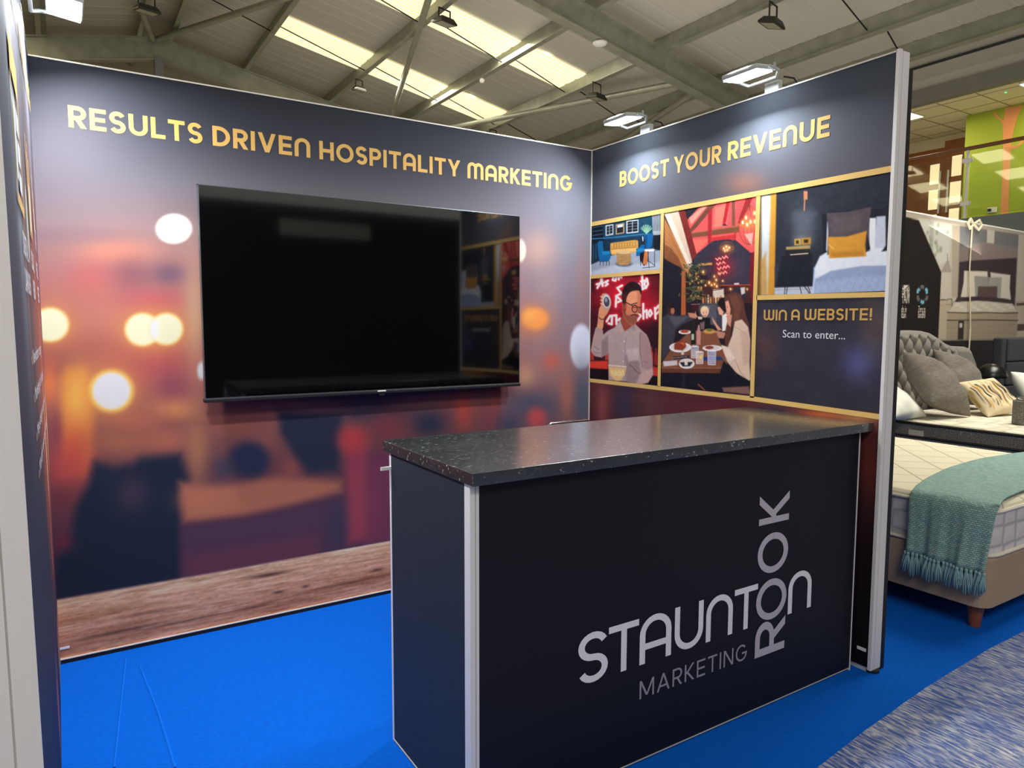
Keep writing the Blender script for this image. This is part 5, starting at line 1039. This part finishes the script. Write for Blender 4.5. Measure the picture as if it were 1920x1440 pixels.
t = thing('throw', (1.4, -1.65, .6), 'teal knitted throw with tassels draped over the foot of the front mattress', 'throw blanket')
prof = [(2.40, .630), (2.1, .629), (1.8, .630), (1.5, .629), (1.25, .630), (1.05, .630), (.92, .630), (.845, .629), (.80, .622), (.778, .604), (.768, .575), (.766, .53), (.768, .48), (.768, .42), (.766, .36), (.762, .305)]
prof = [(.5*(prof[i][0]*(2-k)+prof[i+1][0]*k), .5*(prof[i][1]*(2-k)+prof[i+1][1]*k)) for i in range(len(prof)-1) for k in (0, 1)]+[prof[-1]]
NV = 44; Pg = []; uv = []; s = 0
for i, (x, z) in enumerate(prof):
    s += 0 if i == 0 else math.hypot(x-prof[i-1][0], z-prof[i-1][1]); row = []
    down = max(0, (.62-z)/.315)
    ya = float(np.interp(x, [.80, 1.09, 1.45, 1.9, 2.4], [-1.60, -1.515, -1.44, -1.41, -1.44])); yb = float(np.interp(x, [.80, .95, 1.2, 2.4], [-1.985, -1.945, -1.92, -1.90]))
    if down > 0: ya, yb = -1.598, -1.985+.035*down
    for j in range(NV):
        v = j/(NV-1); y = ya+(yb-ya)*v
        cr = max(0, (v-.80)/.2) if down > 0 else 0      # it turns a little round the rounded corner of the mattress
        row.append((x-(.010*math.sin(v*19+.6)+.004*math.sin(v*47))*down+.02*cr*cr, y, z+(.003*math.sin(v*9+x*4) if down == 0 else -.012*v*down)+.003)); uv.append((v*.45, s))
    Pg.append(row)
o = MB().grid(Pg).build('blanket', m, t, smooth=True, solid=.008)
ul = o.data.uv_layers.new(name='UVMap')
for lp_ in o.data.loops: ul.data[lp_.index].uv = uv[lp_.vertex_index]
M_tas = mat('teal_tassel', (160, 194, 196), .9, noise=(120, (118, 158, 164), .3, (1, 1, .1)))
ends = Pg[-1]; proto = None
for k in range(21):
    j = k/20*(NV-1); j0 = int(j); e0 = np.array(ends[min(j0, NV-1)]); e1 = np.array(ends[min(j0+1, NV-1)]); p = e0+(e1-e0)*(j-j0)
    if proto is None:
        mb = MB()
        for q in range(9):
            a = q*.7; dx, dy = .006*math.cos(a), .011*math.sin(a); mb.tube([(p[0], p[1], p[2]+.006), (p[0]+dx*.5, p[1]+dy*.5, p[2]-.015), (p[0]+dx*1.2, p[1]+dy*1.2, p[2]-.05), (p[0]+dx*1.5+.002*math.sin(q*3), p[1]+dy*1.6, p[2]-.092-.008*math.sin(q*5))], .0032, 5)
        mb.lathe([(.004, .006), (.008, 0), (.008, -.008), (.004, -.014)], p, 8)
        proto = mb.build('tassel', M_tas, t, smooth=True, base=p)
    else:
        c = proto.copy(); COL.objects.link(c); c.parent = t; c.location = Vector(p)-Vector(t.location); c.rotation_euler = (rng.normal()*.06, rng.normal()*.04, rng.random()*1.5); c.scale = (1, 1, .92+.25*rng.random())

# -- second bed: tufted grey headboard
HX0, HX1, HY = 2.80, 5.03, .08
t = thing('bed', (3.9, -.95, 0), 'bed with a tall grey buttoned headboard, behind the front bed', 'bed')
M_grey = mat('grey_velvet', (124, 122, 116), .8, bump=(200, .1)); M_dkb = mat('dark_grey_base', (70, 68, 70), .85)
def htop(x):
    d = abs(x-3.86); return float(np.interp(d, [0, .15, .3, .45, .6, .72, .90, .97, 1.06, 1.17], [1.392, 1.386, 1.366, 1.318, 1.262, 1.236, 1.228, 1.20, 1.10, .90]))
nx, nz = 420, 190; xs = np.linspace(HX0, HX1, nx); P = np.zeros((nx, nz, 3))
for i, x in enumerate(xs):
    ht = htop(x)
    for j in range(nz):
        z = .35+(ht-.35)*j/(nz-1); u = (x-3.86)/.078; v = (z-.45)/.098
        # diamond buttoning: deep at the buttons, creased along the diagonals
        a = (u+v)/2; b2_ = (u-v)/2; fa = abs(a-round(a)); fb = abs(b2_-round(b2_))
        puff = min(1, fa/.38)**.55*.5+min(1, fb/.38)**.55*.5
        du, dv = u-round(u), v-round(v); btn = math.exp(-((fa**2+fb**2)/.012))
        inside = np.clip((.80-abs(x-3.86))/.03, 0, 1)*np.clip((ht-.035-z)/.03, 0, 1)
        h = (.05*puff-.014*btn)*inside+.036*(1-inside)
        ed = min(1, (ht-z)/.05, (x-HX0)/.05+.02, (HX1-x)/.05+.02); h *= max(0., min(1, ed))**.5
        g2 = abs(abs(x-3.86)-.80); h -= .02*math.exp(-(g2/.012)**2)*(z > .4)
        wing = np.clip((abs(x-3.86)-.83)/.1, 0, 1); P[i, j] = (x, HY-h-.05*wing, z)
hb = MB().grid(P, flip=False); B = P.copy(); B[..., 1] = HY+.09; hb.grid(B, flip=True)
for E1, E2 in ((P[:, -1], B[:, -1]), (P[0], B[0]), (P[-1], B[-1])): hb.grid(np.stack([E1, E2]))
hb.build('headboard', M_grey, t, smooth=True)
mb, rg = rbox(3.10, 4.72, -1.95, -.02, .05, .33, .06); mb.build('base', M_dkb, t)
t = thing('mattress', (3.9, -.95, .33), 'mattress with a grey patterned border and black piping, on the buttoned bed', 'mattress')
M_q2 = quilt_mat('white_floral_quilt', (230, 224, 202), (196, 190, 172), 'cell', (5.5, 5.5, 5.5), .35)
M_b2 = quilt_mat('grey_patterned_border', (96, 94, 90), (140, 138, 130), 'cell', (60, 60, 60), .2); M_pb = mat('black_piping', (24, 23, 24), .6)
mb, rg = rbox(3.09, 4.73, -1.95, -.03, .332, .525, .07); mb.build('border', M_b2, t)
mb, rg = rbox(3.09, 4.73, -1.95, -.03, .535, .640, .07); mb.build('border', M_b2, t)
mb, rg3 = rbox(3.09, 4.73, -1.95, -.03, .640, .660, .07, .018); mb.build('quilted_top', M_q2, t)
for z in (.638, .53, .345): piping(rg, z, -.003, .011, M_pb, t)
p = at(1718, 810, 0, 3.088); MB().box((3.084, p[1]-.06, p[2]-.03), (3.087, p[1]+.06, p[2]+.015)).build('care_label', mat('pale_label', (190, 184, 168), .7), t)
p = None

# pillows and cushions
def cushion(name, w, h, th, M, label, cat, m, art=None, group=None, rest=None, pinch=.07, e=2.6, wr=.006, seed=0):
    n = 40; r = np.random.default_rng(seed); U, V = np.meshgrid(np.linspace(-1, 1, n), np.linspace(-1, 1, n), indexing='ij')
    f = np.clip(1-abs(U)**e, 0, 1)**.55*np.clip(1-abs(V)**e, 0, 1)**.55
    x = w/2*U*(1-pinch*(1-V**2)**1.0*abs(U)**3); y = h/2*V*(1-pinch*(1-U**2)*abs(V)**3); ph = r.random(4)*6
    wrk = wr*(np.sin(5*U+3*V+ph[0])+np.sin(9*V-4*U+ph[1])+.6*np.sin(16*U*V+ph[2]))*f
    F = np.stack([x, y, th/2*f+wrk], -1); B = np.stack([x, y, -th/2*f+wrk*.3], -1)
    vs = np.concatenate([F.reshape(-1, 3), B.reshape(-1, 3)]); idx = np.arange(n*n).reshape(n, n); fs = []
    bmap = idx+n*n; bmap = bmap.copy(); bmap[0] = idx[0]; bmap[-1] = idx[-1]; bmap[:, 0] = idx[:, 0]; bmap[:, -1] = idx[:, -1]
    for i in range(n-1):
        for j in range(n-1):
            fs.append((idx[i, j], idx[i+1, j], idx[i+1, j+1], idx[i, j+1])); fs.append((bmap[i, j], bmap[i, j+1], bmap[i+1, j+1], bmap[i+1, j]))
    me = bpy.data.meshes.new(name); me.from_pydata(vs.tolist(), [], [tuple(map(int, q)) for q in fs]); me.update(); me.polygons.foreach_set('use_smooth', [True]*len(me.polygons)); me.materials.append(m)
    if art is not None:
        A = Art(np.concatenate([U.ravel(), U.ravel()])*100, np.concatenate([V.ravel(), V.ravel()])*100); art(A); at_ = me.attributes.new('print', 'FLOAT_COLOR', 'POINT')
        C = np.ones((2*n*n, 4), np.float32); C[:, :3] = lin(np.clip(A.C, 0, 255)); at_.data.foreach_set('color', C.reshape(-1))
    if rest is not None:
        M = M.copy(); M.translation.z += rest+.003-min((M @ v.co).z for v in me.vertices)
    o = bpy.data.objects.new(name, me); COL.objects.link(o); o.matrix_world = M; tag(o, label, cat, group); sd = o.modifiers.new('s', 'SUBSURF'); sd.levels = 0; sd.render_levels = 1
    return o
def pose(c, lean, yaw=0, spin=0):    # stands on its edge, facing -y, leaning back
    return Matrix.Translation(c) @ Matrix.Rotation(yaw, 4, 'Z') @ Matrix.Rotation(math.pi/2-lean, 4, 'X') @ Matrix.Rotation(spin, 4, 'Z')
M_pil = mat('white_cotton', (224, 228, 218), .85, bump=(6, .15)); M_fur = mat('grey_fur', (104, 98, 92), .95, noise=(24, (132, 126, 118), .25, (1, 3, 1)), bump=(60, .9, (1, 4, 1)))
MZ = .658
def on_bed(px, y, z): p = at(px, 700, 1, y); return Vector((p[0], y, z))
cushion('pillow', .72, .46, .2, pose(on_bed(1668, -.22, MZ+.19), .95, .25, -.12), 'white pillow half hidden at the left of the buttoned headboard', 'pillow', M_pil, seed=1, rest=MZ)
cushion('cushion', .58, .55, .27, pose(on_bed(1757, -.34, MZ+.235), .66, .12, -.32), 'front grey fur cushion leaning by the white pillow', 'cushion', M_fur, seed=2, rest=MZ, group='grey fur cushions on the buttoned bed')
cushion('cushion', .56, .52, .24, pose(on_bed(1803, -.16, MZ+.235), .58, .0, -.32), 'rear grey fur cushion leaning on the buttoned headboard, behind the striped cushion', 'cushion', M_fur, seed=3, rest=MZ, group='grey fur cushions on the buttoned bed')
def stripes(A):
    A.fill((214, 200, 168)); r = np.random.default_rng(8)
    cols = [(176, 140, 64), (40, 32, 28), (120, 100, 78), (230, 222, 200), (196, 160, 80), (70, 56, 44), (206, 190, 156)]
    for k in range(26):
        x = -92+k*7.2+r.normal()*2; A.line([(x, 60-20*r.random()), (x+4*r.normal(), -70+30*r.random())], 2+3*r.random(), cols[k % 7], 2)
    for x, a, b2_ in ((-55, 58, -20), (-15, 30, -40), (32, 62, -10), (58, 40, -30)): A.line([(x, a), (x+4, b2_)], 9, (36, 28, 24), 3)
    for x in (-70, -30, 12, 75): A.line([(x, 80), (x+5, -75)], 4, (190, 148, 62), 3)
cushion('cushion', .46, .40, .16, pose(on_bed(1860, -.52, MZ+.17), .80, -.28, .10), 'cream cushion striped in gold and black, on the buttoned bed', 'cushion', print_mat('striped_print', .8), stripes, seed=4, rest=MZ)
# grey patterned pot on the mattress edge
p = at(1914, 797, 2, .66); t = thing('canister', (p[0]+.05, p[1], .662), 'grey patterned canister with a metal lid, at the mattress edge by the frame edge', 'canister')
MB().lathe([(.075, 0), (.08, .005), (.08, .185), (.076, .19)], (p[0]+.05, p[1], .662), 28).build('body', M_b2, t, smooth=False); MB().lathe([(.06, .19), (.062, .205), (.05, .215), (.012, .22)], (p[0]+.05, p[1], .662), 24).build('lid', M_chr, t, smooth=True)
# bedside table with a black dome lamp
p = at(1858, 708, 1, -.02)
t = thing('bedside_table', (p[0], -.02, 0), 'black bedside table mostly hidden behind the striped cushion', 'bedside table')
MB().box((p[0]-.16, -.2, .42), (p[0]+.16, .14, .46)).build('tabletop', M_pad, t, bevel=.004)
for sx in (-.14, .14):
    for sy in (-.18, .12): MB().box((p[0]+sx-.015, -.02+sy-.015 if False else sy-.015, 0), (p[0]+sx+.015, sy+.015, .42)).build('leg', M_pad, t)
t = thing('table_lamp', (p[0], -.02, .46), 'black dome table lamp between the two beds', 'lamp')
M_dome = mat('gloss_black_dome', (16, 16, 16), .28)
MB().lathe([(.07, 0), (.07, .012), (.012, .02), (.012, p[2]-.46+.02)], (p[0], -.02, .46), 20).build('stand', M_dome, t, smooth=False)
R_ = .145; MB().lathe([(R_*.97, 0)]+[(R_*math.cos(a), R_*1.0*math.sin(a)) for a in np.linspace(0, 1.5, 10)], (p[0], -.02, p[2]), 32).build('dome_shade', M_dome, t, smooth=True)
# -- third bed: dark panelled headboard and white pillow
t = thing('bed', (6.3, -.9, 0), 'bed with a dark panelled headboard, at the right edge of the frame', 'bed')
M_char = mat('charcoal_fabric', (50, 52, 58), .9, bump=(220, .12))
MB().box((5.52, .02, .0), (7.1, .12, 1.31)).build('headboard', M_char, t, bevel=.02)
for z0, z1 in ((.4, .80), (.81, 1.05), (1.06, 1.30)): MB().box((5.60, -.005, z0), (7.05, .03, z1)).build('headboard_panel', M_char, t, bevel=.015)
mb, rg = rbox(5.55, 7.05, -1.9, -.02, .05, .30, .06); mb.build('base', M_char, t)
t = thing('mattress', (6.3, -.9, .30), 'white mattress on the dark panelled bed', 'mattress')
mb, rg = rbox(5.55, 7.05, -1.9, -.04, .302, .48, .07); mb.build('border', M_b2, t); mb, rg = rbox(5.55, 7.05, -1.9, -.04, .48, .52, .07, .03); mb.build('quilted_top', M_q2, t); piping(rg, .48, -.003, .010, M_pb, t)
p = at(1912, 728, 1, -.30); cushion('pillow', .7, .48, .22, pose(Vector((p[0]+.31, -.34, .52+.2)), .6, .1, -.12), 'white pillow propped on the dark panelled bed', 'pillow', M_pil, seed=6, rest=.52)

# ------------------------------------------------------------------ printed backdrop behind the beds
t = thing('banner', (6.3, .62, 0), 'printed backdrop of a bedroom standing behind the display beds', 'banner')
YB = .60; P = back_plane(4.0, 9.0, 0.02, 2.62, .0125, YB); zt = np.interp(P[..., 0], [4, 9], [2.60, 2.555]); P[..., 2] *= zt/2.62
A = crop(P, 1640, 380, 3.6)
def banner(A):
    e, p, l, g = A.ell, A.poly, A.line, A.glow
    A.fill((176, 166, 150)); p([(290, 100), (580, 150), (570, 660), (440, 660), (440, 460)], (196, 190, 174), 5); p([(300, 115), (520, 150), (500, 400), (440, 420)], (206, 206, 196), 8); p([(370, 120), (400, 125), (395, 330), (372, 320)], (176, 176, 168), 6); p([(524, 150), (580, 158), (570, 640), (518, 640)], (178, 166, 150), 5)
    for k in range(26): e(380+rng.normal()*45, 260+rng.normal()*60, 10, 16, (140, 152, 128), .4, .6)
    for k in range(14): e(480+rng.normal()*14, 530+rng.random()*120, 8, 14, (120, 138, 110), .4, .7)
    p([(576, 158), (975, 215), (965, 380), (950, 640), (560, 640)], (132, 126, 122), 5); p([(576, 158), (760, 186), (755, 260), (578, 300)], (110, 112, 114), 6, .8); p([(808, 190), (975, 215), (970, 300), (806, 280)], (112, 112, 114), 6, .8); p([(760, 183), (810, 190), (806, 276), (758, 270)], (196, 190, 176), 4)
    p([(576, 400), (580, 330), (640, 310), (700, 285), (760, 272), (820, 282), (880, 320), (960, 350), (965, 390), (576, 420)], (138, 122, 120), 6); p([(560, 660), (572, 400), (640, 392), (960, 372), (945, 700), (900, 650)], (62, 52, 56), 6)
    # lamp and bedside on the left, wall on the right
    p([(484, 395), (500, 395), (520, 470), (446, 470)], (164, 156, 144), 5); l([(492, 345), (492, 400)], 3, (70, 62, 56), 3); p([(460, 475), (505, 475), (520, 650), (448, 650)], (200, 192, 176), 6); l([(445, 656), (520, 652), (522, 700)], 6, (84, 70, 60), 4); p([(438, 660), (520, 660), (515, 930), (430, 930)], (186, 172, 152), 5); l([(438, 690), (515, 690)], 4, (130, 116, 100), 4)
    p([(972, 215), (1100, 230), (1100, 680), (955, 660)], (190, 182, 166), 5); p([(955, 680), (1100, 668), (1100, 690), (960, 695)], (80, 66, 56), 4); p([(960, 700), (1100, 700), (1100, 900), (965, 900)], (190, 176, 156), 5); p([(962, 820), (1012, 818), (1012, 862), (962, 866)], (90, 72, 60), 4)
    # pillows
    p([(604, 460), (700, 462), (762, 464), (766, 620), (690, 640), (580, 640), (600, 540)], (216, 208, 194), 5); p([(780, 470), (916, 488), (912, 580), (920, 655), (830, 640), (800, 620)], (214, 206, 192), 5); p([(672, 494), (768, 500), (765, 620), (680, 640)], (152, 148, 142), 5); p([(770, 504), (858, 504), (850, 640), (760, 620)], (160, 156, 150), 5); p([(698, 566), (828, 564), (826, 640), (694, 640)], (92, 76, 72), 5); p([(556, 640), (700, 632), (900, 652), (946, 690), (760, 665), (540, 672)], (66, 54, 56), 5)
    # mattress on the print
    p([(540, 672), (700, 662), (930, 682), (966, 742), (500, 742)], (204, 196, 178), 5)
    for k in range(14): e(560+k*28, 690+(k % 3)*16, 18, 8, (224, 216, 198), .5, .8)
    p([(494, 742), (966, 742), (964, 792), (490, 792)], (170, 156, 132), 4); p([(486, 795), (964, 795), (955, 925), (482, 925)], (166, 152, 130), 5)
    for y in range(810, 925, 12): l([(490, y), (955, y)], 2, (146, 132, 112), 3, .7)
    for y in (742, 792): l([(490, y), (965, y+2)], 7, (66, 54, 48), 4)
    p([(566, 796), (604, 796), (598, 925), (560, 925)], (60, 50, 46), 4); p([(572, 812), (592, 812), (592, 842), (572, 842)], (200, 196, 188), 3)
    p([(440, 930), (1100, 925), (1100, 1500), (420, 1500)], (46, 42, 44), 6)
    # black panel on the left with its slanting edge
    p([(-400, 60), (180, 90), (298, 118), (450, 470), (428, 930), (420, 1500), (-400, 1500)], (34, 29, 28), 3)
    # recycling ring
    bl = (120, 184, 206); gy = (110, 106, 104)
    for k in range(6):
        a0 = k*60+8; p([(322+r_*math.cos(math.radians(a)), 620+1.55*r_*math.sin(math.radians(a))) for r_, a in ((24, a0), (40, a0), (43, a0+22), (38, a0+44), (22, a0+44), (28, a0+22))], bl if k % 2 else gy, 3); 
    # flag mark
    p([(152, 556), (234, 556), (234, 602), (152, 602)], (216, 208, 196), 3)
    for q in (((155, 562), (185, 590)), ((232, 562), (203, 590)), ((155, 580), (175, 600)), ((232, 580), (212, 600)), ((192, 556), (192, 602))): l(q, 7, (34, 29, 28), 3)
banner(A)
sheet('backdrop_print', P, A, M_print, t, .9)
def bq(x, y): return at(1640+x/3.6, 380+y/3.6, 1, YB-.004)
M_cream = mat('cream_print', (214, 206, 194), .6)
for nm, lines in (('origin_lettering', (('MADE IN', (152, 640), (232, 640), .11), ('BRITAIN', (152, 678), (232, 678), .11), ('Made in', (158, 740), (214, 740), .075), ('Britain', (160, 778), (210, 778), .075))),
                  ('recycling_lettering', (('Zero to', (292, 740), (342, 740), .075), ('landfill', (292, 778), (340, 778), .075)))):
    mb = MB()
    for body, q0, q1, hh in lines:
        p0 = bq(*q0); p1 = bq(*q1); font_text(mb, body, p0, (p1[0], YB-.004, p0[2]), (0, 0, hh))
    mb.build(nm, M_cream, t)
MB().box((4.0, YB+.002, 0), (9.0, YB+.03, 2.545)).build('back_frame', M_alu_w, t)
MB().cyl((4.0, YB+.01, 2.612), (9.0, YB+.01, 2.567), .014, n=10).build('top_rail', M_wht, t)
p = at(1826, 420, 1, YB-.02); t = thing('cord', (p[0], YB-.03, 1.0), 'pale cord knotted at the top rail of the backdrop and hanging down', 'cord')
M_cord = mat('pale_cord', (220, 208, 180), .8); q = at(1818, 690, 1, YB-.06)
MB().tube([(p[0]-.02, YB-.012, p[2]), (p[0]-.04, YB-.02, p[2]-.5), (q[0]+.03, YB-.03, 1.4), (q[0], YB-.04, q[2])], .008, 6).build('hanging_cord', M_cord, t)
mb = MB()
for k in (-1, 1): mb.tube([(p[0]+k*.0, YB-.015, p[2]), (p[0]+k*.10, YB-.03, p[2]+.05), (p[0]+k*.16, YB-.03, p[2]), (p[0]+k*.10, YB-.03, p[2]-.06), (p[0], YB-.015, p[2])], .014, 6)
mb.build('knot', M_cord, t)
# white sign of the stand opposite, behind the photographer (it shows as a reflection in the television)
t = thing('fascia_sign', (1.15, -8.98, 2.93), 'white fascia board of the stand opposite, behind the photographer', 'sign')
MB().box((.36, -8.99, 2.93), (1.95, -8.95, 3.2)).build('board', M_wht, t)
